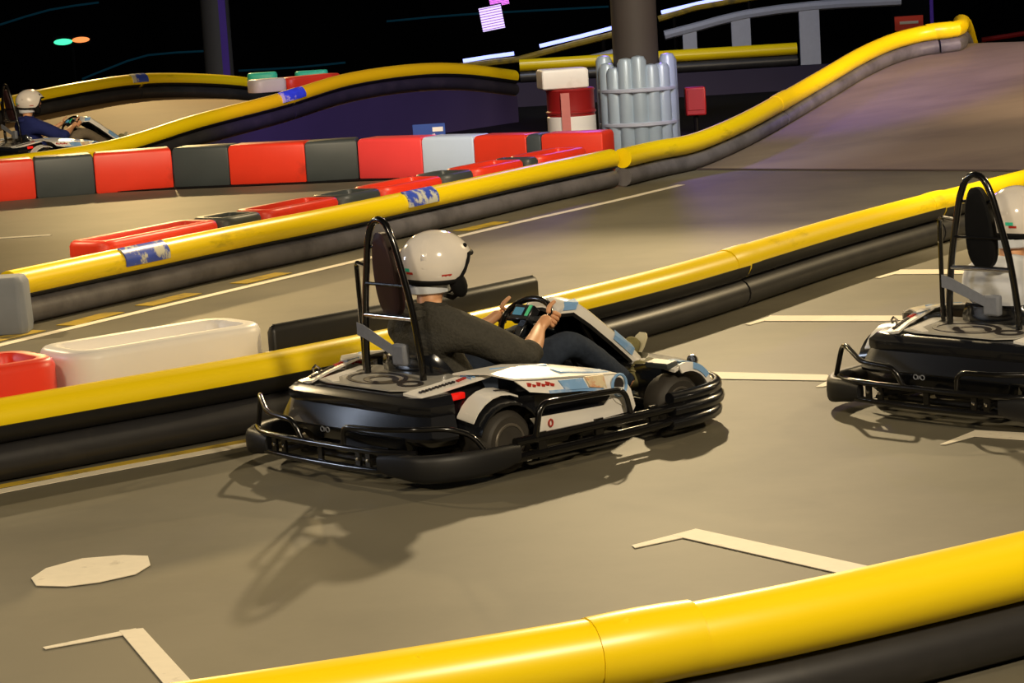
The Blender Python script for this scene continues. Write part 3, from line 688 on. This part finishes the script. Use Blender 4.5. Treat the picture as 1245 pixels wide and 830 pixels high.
    # roll bar
    lp = spline([(-.60, .20, .34), (-.605, .195, .50), (-.615, .165, .72), (-.63, .11, .95), (-.635, .085, 1.03), (-.637, .05, 1.095), (-.638, 0, 1.118), (-.637, -.05, 1.095), (-.635, -.085, 1.03), (-.63, -.11, .95), (-.615, -.165, .72), (-.605, -.195, .50), (-.60, -.20, .34)], .03)
    roll = MB().tube(lp, .0165, 10).build('roll_bar', 'tube', K)
    MB().tube([(-.615, .172, .672), (-.615, -.172, .672)], .013, 10).build('cross_bar', 'chrome', roll)
    sy = MB(); sy.tube(spline([(-.56, .27, .36), (-.565, .268, .60), (-.575, .262, .84), (-.585, .25, .895), (-.60, .22, .905)], .03), .012, 8); sy.tube([(-.60, .22, .905), (-.625, .13, .90)], .010, 8)
    sy.tube([(-.565, .268, .6), (-.60, .19, .6)], .009, 8)
    sy.build('side_stay', 'tube', roll)
    hr = MB(); lo_ = []
    for k in range(28):
        a = 2 * math.pi * k / 28; ca, sa = math.cos(a), math.sin(a)
        yy = math.copysign(abs(ca) ** .75, ca) * (.078 + .0 * sa); zz = .865 + .195 * math.copysign(abs(sa) ** .85, sa); lo_.append((yy * (1.0 - .22 * sa), zz))
    hr.loft([[Vector((-.61 + (z - .87) * -.12 + dx, y * k, .865 + (z - .865) * k)) for y, z in lo_] for dx, k in ((-.022, .9), (-.014, 1.0), (.018, 1.0), (.03, .88))])
    hr.build('headrest', 'rest', roll, ang=40)
    for z, w in ((.99, .105), (.82, .145)):
        MB().tube([(-.628, w, z), (-.622, -w, z)], .008, 8).build('headrest_bracket', 'tube', roll)
    sp = MB(); sp.slab([[(-.637, .215, .635), (-.637, .165, .625), (-.625, -.02, .545)], [(-.637, .215, .575), (-.637, .165, .565), (-.625, -.02, .495)]], (.004, 0, 0))
    sp.build('belt_strap', 'strap', K, smooth=False)
    return K
# ================================================================== PEOPLE
def skin_mesh(chains, sub=2):
    """chains: list of [(pt, r), ...] with shared joints given by identical points; returns an evaluated mesh"""
    me = bpy.data.meshes.new('tmp'); idx = {}; V = []; Rd = []; E = []; roots = []
    for ch in chains:
        prev = None
        for p, r in ch:
            k = tuple(round(c, 4) for c in p)
            if k not in idx: idx[k] = len(V); V.append(p); Rd.append(r)
            if prev is not None: E.append((prev, idx[k]))
            prev = idx[k]
    me.from_pydata(V, E, []); o = bpy.data.objects.new('tmp', me); COL.objects.link(o)
    sm = o.modifiers.new('skin', 'SKIN'); sm.use_smooth_shade = True
    ss_ = o.modifiers.new('sub', 'SUBSURF'); ss_.levels = sub; ss_.render_levels = sub
    adj = {i: [] for i in range(len(V))}
    for a, b in E: adj[a].append(b); adj[b].append(a)
    seen = set()
    for i in range(len(V)):
        d = me.skin_vertices[0].data[i]; r = Rd[i]; d.radius = r if isinstance(r, tuple) else (r, r); d.use_root = False
    for i in range(len(V)):
        if i in seen: continue
        me.skin_vertices[0].data[i].use_root = True; stk = [i]
        while stk:
            q = stk.pop()
            if q in seen: continue
            seen.add(q); stk += adj[q]
    dg = bpy.context.evaluated_depsgraph_get(); dg.update()
    ev = o.evaluated_get(dg); m2 = bpy.data.meshes.new_from_object(ev)
    bpy.data.objects.remove(o, do_unlink=True); bpy.data.meshes.remove(me)
    return m2
def seg_dist(p, a, b):
    ab = b - a; t = max(0, min(1, (p - a).dot(ab) / max(1e-9, ab.length_squared))); return (p - a - ab * t).length, t
def make_person(top, legs, helmet_m='helmet', headyaw=-22, name='person', liner='cloth'):
    Pn = empty(name)
    V_ = Vector; sk = []; bones = []
    def ch(region, *pts):
        pts = [(V_(p), r) for p, r in pts]; sk.append(pts)
        for (a, ra), (b, rb_) in zip(pts, pts[1:]):
            bones.append((a, b, region, (ra if not isinstance(ra, tuple) else max(ra)), (rb_ if not isinstance(rb_, tuple) else max(rb_))))
    pel = (-.25, 0, .215); sp1 = (-.35, 0, .37); che = (-.405, 0, .52); uch = (-.405, 0, .60); nk0 = (-.385, 0, .68); nk1 = (-.36, 0, .76)
    ch('top', (pel, .135), (sp1, .142), (che, .150), (uch, .118), (nk0, .066)); ch('skin', (nk0, .066), (nk1, .058), ((-.33, 0, .86), .092), ((-.32, 0, .94), .07))
    tf = Vector((.66, 0, .75)).normalized(); nf = Vector((.75, 0, -.66)).normalized(); cw = Vector((.22, 0, .545))
    for s in (-1, 1):
        sh = (-.395, s * .17, .60); el = (-.10, s * .335, .43); hand = cw + V_((-.012, s * .172, 0)) + tf * .02
        wr = hand + V_((-.085, s * .012, -.035))
        ch('top', (uch, .118), (sh, .092), ((-.25, s * .275, .52), .080), (el, .068))
        ch('sleeve_end', (el, .068), ((-.055, s * .318, .45), .056))
        ch('skin', ((-.055, s * .318, .45), .056), ((.03, s * .265, .483), .047), (wr, .029), (hand - nf * .012, (.034, .026)))
        for q, o_ in enumerate((.034, .012, -.010, -.031)):
            L_ = (.95, 1.0, .95, .8)[q]
            b0 = hand + tf * o_ * .8 - nf * .012 + V_((0, s * .006, 0)); k1 = hand + tf * o_ + nf * .022 * L_ + V_((0, s * .022, 0)); k2 = hand + tf * o_ + nf * .043 * L_ + V_((0, s * .002, 0)); k3 = hand + tf * o_ * .95 + nf * .032 * L_ + V_((0, -s * .032 * L_, 0))
            ch('skin', (b0, .0105), (k1, .0105), (k2, .0092), (k3, .0078))
        t0 = hand - nf * .02 + tf * .01 + V_((0, -s * .004, 0)); t1 = hand - nf * .03 + tf * .038 + V_((0, -s * .012, 0)); t2 = hand - nf * .022 + tf * .066 + V_((0, -s * .014, 0)); t3 = hand - nf * .012 + tf * .088 + V_((0, -s * .012, 0))
        ch('skin', (t0, .0125), (t1, .012), (t2, .0105), (t3, .0085))
        hip = (-.19, s * .095, .20)
        if s < 0: kn, ca, an, bl, to = (.275, -.235, .445), (.45, -.225, .33), (.665, -.205, .185), (.715, -.205, .17), (.785, -.205, .265)
        else: kn, ca, an, bl, to = (.38, .19, .43), (.62, .13, .345), (.87, .06, .24), (.92, .05, .235), (.985, .045, .335)
        ch('legs', (pel, .135), (hip, .10), ((.03, s * .17, .335), .088), (kn, .066), (ca, .058), (an, .042))
        ch('shoe', (an, .042), (bl, .040), (to, .036))
    me = skin_mesh(sk)
    regs = []
    for p in me.polygons:
        c = p.center; best = None
        for a, b, rg_, ra, rb_ in bones:
            d, t = seg_dist(c, a, b); d -= (ra + (rb_ - ra) * t)
            if best is None or d < best[0]: best = (d, rg_)
        regs.append(best[1])
    me.materials.clear(); me.materials.append(M['skin'])
    body = bpy.data.objects.new('body', me); COL.objects.link(body); body.parent = Pn
    me.polygons.foreach_set('use_smooth', [True] * len(me.polygons))
    def garment(nm, want, m, off, cond=lambda c: True, folds=0.0):
        bm = bmesh.new(); bm.from_mesh(me); bm.normal_update(); bm.faces.ensure_lookup_table()
        dead = [f for i, f in enumerate(bm.faces) if not (regs[i] in want and cond(f.calc_center_median()))]
        nr = {v: v.normal.copy() for v in bm.verts}
        for v in bm.verts:
            w = folds * (math.sin(v.co.x * 58 + v.co.y * 37 + v.co.z * 20) * math.sin(v.co.z * 47 - v.co.y * 31 + 1.3))
            v.co += nr[v] * (off + w)
        bmesh.ops.delete(bm, geom=dead, context='FACES')
        bm.verts.ensure_lookup_table(); left = set(bm.faces); isl = []
        while left:
            st_ = [left.pop()]; cur = list(st_)
            while st_:
                for e in st_.pop().edges:
                    for g in e.link_faces:
                        if g in left: left.discard(g); st_.append(g); cur.append(g)
            isl.append(cur)
        isl.sort(key=len)
        if nm == 'shoe': bmesh.ops.delete(bm, geom=[f for c in isl[:-1] for f in c], context='FACES')
        bmesh.ops.delete(bm, geom=[v for v in bm.verts if not v.link_faces], context='VERTS')
        m2 = bpy.data.meshes.new(nm); bm.to_mesh(m2); bm.free(); m2.materials.clear(); m2.materials.append(M[m])
        o = bpy.data.objects.new(nm, m2); COL.objects.link(o); o.parent = Pn
        if nm != 'shoe': so = o.modifiers.new('thick', 'SOLIDIFY'); so.thickness = .006; so.offset = -1
        sb_ = o.modifiers.new('sub', 'SUBSURF'); sb_.levels = 1; sb_.render_levels = 1
        return o
    garment('sweater', ('top', 'sleeve_end'), top, .012, folds=.009)
    garment('trousers', ('legs',), legs, .008, folds=.004)
    for s in (-1, 1):
        sh = garment('shoe', ('shoe',), 'shoe', .010, cond=lambda c, s=s: c.y * s > 0)
        an, to = ((.69, -.205, .155), (.80, -.205, .285)) if s < 0 else ((.90, .05, .215), (1.00, .045, .36))
        an = V_(an); to = V_(to); dr = (to - an).normalized(); nn = V_((dr.z, 0, -dr.x))
        rows__ = [[an + dr * (k * (to - an).length) + nn * .036 + V_((0, w * q, 0)) for q in (-1, -.5, .5, 1)] for k, w in ((-.1, .026), (.25, .034), (.7, .042), (1.0, .036), (1.12, .02))]
        MB().slab(rows__, nn * .014).build('sole', 'sole', sh, ang=60)
        lc = MB()
        for k in (.25, .42, .59): q = an + dr * k * (to - an).length - nn * .040; lc.tube([q + V_((0, -.03, 0)) + nn * .012, q, q + V_((0, .03, 0)) + nn * .012], .005, 6)
        lc.build('laces', 'lace', sh)
    # hood collar
    cl = MB(); cl.tube([(-.392 + .088 * math.cos(a) - .012, .088 * math.sin(a), .672 + .012 * math.cos(a)) for a in [2 * math.pi * k / 20 for k in range(20)]], .024, 8, closed=True)
    cl.build('collar', top, Pn)
    # face
    yaw = math.radians(headyaw); Rz = Matrix.Rotation(yaw, 3, 'Z'); hc = V_((-.325, 0, .885))
    def H(p): return hc + Rz @ V_(p)
    fc = MB(); fc.ball(H((.035, 0, -.03)), (.085, .072, .105), rot=Rz); fc.ball(H((.125, 0, -.03)), (.018, .013, .024), 8, 6, rot=Rz); fc.ball(H((.09, 0, -.105)), (.035, .04, .03), 10, 6, rot=Rz)
    fc.build('face', 'skin', Pn)
    for s in (-1, 1): MB().ball(H((.112, s * .031, -.005)), (.012, .014, .009), 8, 6, rot=Rz).build('eye', 'pad', Pn)
    lp = MB(); lp.ball(H((.113, 0, -.078)), (.012, .025, .008), 10, 6, rot=Rz); lp.build('lips', 'kred', Pn)
    # helmet shell
    a_, b_, c_ = .172, .142, .150; nP, nT = 48, 16
    def low(phi):
        x = abs(phi); 
        def sm(e0, e1): t = max(0, min(1, (x - e0) / (e1 - e0))); return t * t * (3 - 2 * t)
        return math.radians(76 + 46 * sm(.62, 1.12) - 6 * sm(1.6, 3.1))
    def shell(k, ph, f): 
        th = low(ph) * f; return H((a_ * k * math.sin(th) * math.cos(ph) * (1 + .06 * max(0, math.cos(ph)) * f), b_ * k * math.sin(th) * math.sin(ph), c_ * k * math.cos(th)))
    phis = [2 * math.pi * k / nP - math.pi for k in range(nP)]
    rings = [[shell(1, ph, max(.012, i / nT)) for ph in phis] for i in range(nT + 1)]
    rings += [[shell(.93, ph, 1) for ph in phis]] + [[shell(.92, ph, i / nT) for ph in phis] for i in range(nT - 2, 8, -2)]
    hm = MB().loft(rings, True, False); hm.f.append(tuple(range(nP))); helm = hm.build('helmet', helmet_m, Pn, ang=60)
    MB().tube([shell(.985, ph, 1.012) for ph in phis], .0115, 8, closed=True).build('helmet_trim', 'pad', helm)
    pr_ = [ph for ph in phis if abs(ph) > 1.0] 
    lows = [ph % (2 * math.pi) for ph in pr_]; lows.sort()
    MB().slab([[shell(.95, ph, 1.0) for ph in lows], [shell(.90, ph, 1.0) - V_((0, 0, .036)) for ph in lows]], (0, 0, .004)).build('helmet_lining', 'pad', helm)
    for s in (-1, 1):
        MB().ball(H((.078, s * .092, -.10)), (.042, .028, .065), 12, 8, rot=Rz @ Matrix.Rotation(math.radians(-18), 3, 'Y')).build('cheek_pad', 'pad', helm)
        p = shell(1.0, s * .62, .80); q = (p - hc).normalized()
        MB().ball(p, (.011, .011, .011), 10, 7).build('visor_stud', 'pad', helm)
    MB().tube([H((.075, -.10, -.14)), H((.06, -.05, -.165)), H((.06, .05, -.165)), H((.075, .10, -.14))], .012, 8).build('chin_strap', 'pad', helm)
    # ribs and tiny decals on the shell
    for s in (-1, 1):
        rb_ = MB(); rb_.slab([[shell(1.004, s * (2.05 + .03 * math.sin(f * 5)), f) for f in (.35, .5, .65, .8, .95)], [shell(1.004, s * (2.22 + .03 * math.sin(f * 5)), f) for f in (.35, .5, .65, .8, .95)]], (0, 0, .003))
        rb_.build('shell_ridge', helmet_m, helm, ang=60)
        MB().slab([[shell(1.006, s * (1.35 + .06 * k), .885) for k in range(6)], [shell(1.006, s * (1.35 + .06 * k), .90 + .012 * (k % 2)) for k in range(6)]], (0, 0, .002)).build('decal', 'kred', helm)
        MB().slab([[shell(1.006, s * (2.6 + .08 * k), .80) for k in range(4)], [shell(1.006, s * (2.6 + .08 * k), .845) for k in range(4)]], (0, 0, .002)).build('decal', 'greenp', helm)
        MB().slab([[shell(1.006, s * (2.5 + .08 * k), .855) for k in range(4)], [shell(1.006, s * (2.5 + .08 * k), .885) for k in range(4)]], (0, 0, .002)).build('decal', 'kred', helm)
    # liner cloth under the helmet at the nape
    MB().loft([[H((-.035 + r * math.cos(a) * 1.1, r * math.sin(a), z)) for a in [2 * math.pi * k / 20 for k in range(20)]] for z, r in ((-.072, .094), (-.10, .098), (-.132, .092), (-.140, .074))]).build('head_liner', liner, Pn)
    return Pn
# ------------------------------------------------------------------ placing karts and drivers
def place(o, x, y, z, deg, pitch=0.0, roll_=0.0):
    o.location = (x, y, z); o.rotation_euler = (roll_, pitch, math.radians(deg))
k1 = make_kart(); tag(k1, 'white, blue and black go-kart in the centre driven by the person in a charcoal sweater', 'go-kart', 'go-karts')
place(k1, -.091, 11.136, 0, 41.65)
k2 = copy_tree(k1); tag(k2, 'black and white go-kart cut by the right frame edge', 'go-kart', 'go-karts'); place(k2, 2.68, 11.54, 0, 42)
k3 = copy_tree(k1); tag(k3, 'small distant go-kart on the raised left track', 'go-kart', 'go-karts')
for k in (k2,):
    for c in k.children:
        if c.name.startswith('tail_lamp'): c.data = c.data.copy(); c.data.materials[0] = M['tailoff']
for k in (k2,):
    for c in k.children:
        for g in c.children:
            if g.name.startswith('headrest') and 'bracket' not in g.name: g.data = g.data.copy(); g.data.materials[0] = M['pad']
p1 = make_person('sweater', 'jeans'); tag(p1, 'person in charcoal sweater, jeans and white helmet steering the centre kart', 'person', 'kart drivers')
place(p1, -.091, 11.136, 0, 41.65)
p2 = make_person('wjack', 'khaki', headyaw=4); tag(p2, 'person in white jacket and white helmet at the right frame edge', 'person', 'kart drivers'); place(p2, 2.68, 11.54, 0, 42)
p3 = make_person('navy', 'khaki', headyaw=-25); tag(p3, 'person in navy shirt and white helmet in the distant left kart', 'person', 'kart drivers')
hp = PY(38, 136, 29.8); f3 = math.radians(40)
for o in (k3, p3): place(o, hp.x + .33 * math.cos(f3), 29.8 + .33 * math.sin(f3), .10, 40, -.02)

# ================================================================== BACKGROUND
def px(y): return FPX / y
# round column at left
q = PY(268, 100, 46); cz = Vector((q.x, 46, 0))
cl_ = MB().lathe([(.30, 0), (.30, .10), (.275, .14), (.275, 6.0)], 24, c=(q.x, 46, 0)).build('column', 'col'); tag(cl_, 'grey round column rising behind the raised left track', 'column')
# column edge: narrow glowing purple strip on the right flank
MB().box((q.x + .16, 45.76, 3), (.14, .03, 6)).build('glow_edge', 'glowp', cl_, smooth=False)
# brown column with silver padding
q = PY(780, 178, 28.2); bx, by = q.x, 28.3
c2 = MB().lathe([(.27, .0), (.27, 6.0)], 24, c=(bx, by + .1, 0)).build('column', 'col2'); tag(c2, 'brown round column wrapped in silver padding', 'column')
pw = empty('padding_wrap', (bx, by + .1, 0)); tag(pw, 'silver blue padded wrap of upright rolls around the brown column', 'padding')
for k in range(11):
    a = math.radians(-205 + k * 23); h = 1.08 + .07 * math.sin(k * 1.7); r = .355
    MB().lathe([(.085, .0), (.10, .03), (.10, h * .5), (.095, h - .05), (.07, h), (.02, h + .012)], 14, c=(r * math.cos(a) * 1.08, r * math.sin(a), 0)).build('padding_roll', 'wrap', pw)
for z in (.32, .72):
    MB().lathe([(.463, z), (.475, z + .012), (.475, z + .04), (.463, z + .05)], 32).build('tie_band', 'railw', pw)
# striped drum with white box on top
q = PY(697, 180, 27.6); dr = empty('striped_drum', (q.x, 27.6, 0)); tag(dr, 'red drum with white bands standing beside the padded column', 'drum')
MB().lathe([(.27, 0), (.285, .02), (.285, .06), (.275, .07), (.275, .27), (.287, .28), (.287, .30), (.275, .31), (.275, .55), (.287, .56), (.287, .58), (.275, .59), (.275, .80), (.285, .82), (.27, .84)], 28).build('drum_body', 'dred', dr)
MB().lathe([(.276, .34), (.281, .345), (.281, .52), (.276, .525)], 28).build('white_band', 'bwhite', dr)
MB().prism([(-.12, -.286, .05), (-.02, -.288, .05), (-.02, -.288, .80), (-.12, -.286, .80)], (0, .008, 0)).build('pale_strip', mat('pale_red', rgb(205, 120, 112), .5), dr, smooth=False)  # paler red upright strip on the drum front
q2 = PY(684, 101, 27.6)
wbx = MB(); wbx.loft([[Vector((x * k, y * k, z)) for x, y in ((-.27, -.2), (.27, -.2), (.27, .2), (-.27, .2))] for z, k in ((0, .96), (.02, 1), (.20, 1), (.23, .94))])
w_ = wbx.build('white_crate', 'bwhite', bevel=.015); w_.location = (q2.x, 27.6, .842); w_.rotation_euler = (0, 0, .15); tag(w_, 'white plastic crate lying on the striped drum', 'crate')
# red box right of the padded column
q = PY(846, 140, 30.5); rbx = empty('fire_box', (q.x, 30.5, 0)); tag(rbx, 'small red equipment box on a stand right of the padded column', 'box')
MB().box((0, 0, q.z + .18), (.26, .2, .36)).build('box_body', 'dred', rbx, bevel=.02); MB().box((0, -.105, q.z + .2), (.2, .012, .26)).build('box_door', 'dred', rbx, bevel=.004)
MB().tube([(0, 0, 0), (0, 0, q.z + .02)], .03, 8).build('stand', 'frame', rbx)
# blue sign behind the back row
q = PY(522, 165, 27.2); sg = empty('blue_sign', (q.x, 27.2, 0)); tag(sg, 'small blue sign with white marks standing behind the pale blue block', 'sign')
MB().box((0, 0, q.z), (.37, .02, .27)).build('sign_board', 'signb', sg, bevel=.004)
mk = MB(); mk.box((.10, -.013, q.z + .07), (.12, .006, .05)); mk.box((-.07, -.013, q.z - .06), (.16, .006, .028), Matrix.Rotation(.2, 3, 'Y')); mk.box((.02, -.013, q.z + .0), (.10, .006, .02), Matrix.Rotation(-.3, 3, 'Y'))
mk.build('sign_print', 'bwhite', sg, smooth=False)
MB().tube([(0, .02, 0), (0, .02, q.z - .1)], .015, 8).build('sign_post', 'frame', sg)
# dark stage wall under the rear track with its own yellow barrier
Y0 = 39.0
a = PY(560, 94, Y0); b = PY(985, 80, Y0)
sw_ = MB().box(((a.x + b.x) / 2, Y0 + .6, .2), (b.x - a.x + .8, .3, .40)).build('wall_rear_track', 'skirt', smooth=False); struct(sw_)
aa = PY(632, 94, Y0); bb = PY(972, 76, Y0 + .4)
barrier('tube_barrier', [Vector((aa.x, Y0 + .6, .40)), Vector(((aa.x + bb.x) / 2, Y0 + .6, .40)), Vector((bb.x, Y0 + .6, .40))], 'dull yellow tube barrier in the dark behind the padded column', strip=0, sec=3.5, group='yellow tube barriers')
# rising stair railing with white handrail, posts and violet LED strips
def rail(name, pts, posts, r, label):
    P = [PY(*p) for p in pts]; root = empty(name, (P[0].x, P[0].y, 0)); o = Vector((P[0].x, P[0].y, 0)); tag(root, label, 'railing', 'white rails')
    MB().tube([p - o for p in spline(P, .5)], r, 8).build('handrail', 'railw', root)
    for (u, v, y, w) in posts:
        t = PY(u, v, y) - o; MB().box((t.x, t.y, t.z / 2), (w, .08, t.z)).build('post', 'railw', root, smooth=False)
    return root
rail('railing', [(640, 86, 43), (700, 76, 43), (762, 60, 43)], [(668, 82, 43, .16), (748, 64, 43, .2)], .07, 'short white handrail rising left of the brown column')
rail('railing', [(808, 43, 43), (850, 32, 43), (905, 18, 43), (990, 7, 43), (1095, 1, 43)], [(838, 36, 43, .25), (900, 20, 43, .34), (983, 9, 43, .36)], .085, 'long white handrail on posts right of the brown column')
def led(px_, y, r, label, m='led'):
    P = [PY(u, v, y) for u, v in px_]; o = MB().tube(P, r, 8).build('led_strip', m); tag(o, label, 'light', 'led strips'); return o
def backrail(px_, y, label):
    P = [PY(u, v, y) for u, v in px_]; root = empty('led_rail', (P[0].x, P[0].y, 0)); o = Vector((P[0].x, P[0].y, 0)); tag(root, label, 'railing', 'dark rails under the strips')
    MB().tube([p - o - Vector((0, 0, .096)) for p in P], .06, 8).build('rail_tube', 'ypaint', root)
    for p in (P[0].lerp(P[-1], .15), P[0].lerp(P[-1], .85)): MB().tube([Vector((p.x - o.x, p.y - o.y, 0)), p - o - Vector((0, 0, .1))], .04, 8).build('post', 'frame', root)
backrail([(552, 75), (630, 66), (700, 47), (765, 31)], 44.5, 'yellowish rail carrying violet LED strips left of the brown column')
led([(563, 74), (595, 69), (625, 65)], 44.5, .035, 'violet LED strip lowest and leftmost on the rising rail')
led([(656, 56), (706, 44), (759, 30)], 44.5, .035, 'violet LED strip left of the brown column below the screens')
backrail([(800, 17), (845, 3), (930, -12)], 44.5, 'yellowish rail carrying the violet strip right of the brown column')
led([(804, 15), (850, 4), (885, -3)], 44.5, .035, 'violet LED strip right of the brown column at the top frame edge')
# screens
for (u, v, w, h, m, lb) in ((598, 22, .42, .44, 'scr', 'glowing white violet LED screen hanging at the top'), (606, -3, .36, .30, 'scrm', 'magenta LED screen cut by the top frame edge')):
    q = PY(u, v, 45 if m == 'scr' else 45.3); sc_ = empty('led_screen', q); sc_.rotation_euler = (0, math.radians(-8), 0); tag(sc_, lb, 'screen', 'led screens')
    MB().box((0, .03, 0), (w + .04, .05, h + .04)).build('housing', 'wall', sc_, smooth=False); MB().box((0, 0, 0), (w, .012, h)).build('screen_face', m, sc_, smooth=False)
    for k in range(9): MB().box((0, -.008, -h / 2 + h * (k + .5) / 9), (w, .004, .014)).build('scan_line', 'scrf', sc_, smooth=False)
    MB().tube([(0, .06, 0), (0, .06, 6 - q.z)], .02, 6).build('hanger', 'wall', sc_)
# signal lamp top left
q = PY(87, 49, 46); sl_ = empty('signal_lamp', q); tag(sl_, 'small green and red signal lamp glowing in the dark top left', 'light')
MB().box((0, .04, 0), (.72, .08, .18)).build('housing', 'wall', sl_, smooth=False)
MB().ball((-.16, -.02, -.02), (.18, .03, .06)).build('green_lens', 'green', sl_); MB().ball((.18, -.02, .0), (.17, .03, .055)).build('red_lens', 'sred', sl_)
MB().tube([(0, .06, 0), (0, .06, -q.z)], .03, 6).build('pole', 'wall', sl_)
# dim teal strips far back
for i, (pl, lb) in enumerate((([(100, 96), (135, 82), (180, 67), (250, 62)], 'dim teal strip arching above the far left barrier'), ([(290, 86), (360, 82), (420, 76)], 'dim teal strip right of the grey column'),
                              ([(0, 30), (60, 12), (120, 3)], 'faint teal strip in the top left corner'), ([(470, 26), (560, 18), (740, 8)], 'faint teal strip beside the hanging screens'))):
    o = MB().tube(spline([PY(u, v, 61.81) for u, v in pl], .5), .03, 6).build('teal_strip', 'teal'); tag(o, lb, 'light', 'teal strips')
# dark pillar with red sign at right, its blue-lit edge painted as a glowing strip
q = PY(1112, 40, 44); pl_ = MB().box((q.x, 44.2, 3), (.72, .5, 6)).build('column', 'wall', smooth=False); tag(pl_, 'black square column behind the crest of the right ramp', 'column')
MB().box((PY(1132, 20, 44).x, 43.93, 3), (.06, .03, 6)).build('glow_edge', 'glowp', pl_, smooth=False)
q = PY(1105, 28, 43.9); rs = empty('red_sign', q); tag(rs, 'small red sign on the black column at the ramp crest', 'sign')
MB().box((0, 0, 0), (.52, .03, .26)).build('sign_board', 'bred', rs, smooth=False); MB().box((0, -.02, .01), (.34, .008, .05)).build('sign_print', 'bwhite', rs, smooth=False)
q = PY(1225, 43, 46); rl = empty('red_barrier_bar', (q.x, 46, 0)); tag(rl, 'dark red bar in the dark above the right ramp crest', 'bar')
MB().tube([(-.5, 0, q.z - .06), (.5, 0, q.z + .03)], .05, 8).build('bar', 'dred', rl); MB().tube([(-.4, 0, 0), (-.4, 0, q.z - .05)], .03, 6).build('post', 'frame', rl); MB().tube([(.4, 0, 0), (.4, 0, q.z)], .03, 6).build('post', 'frame', rl)
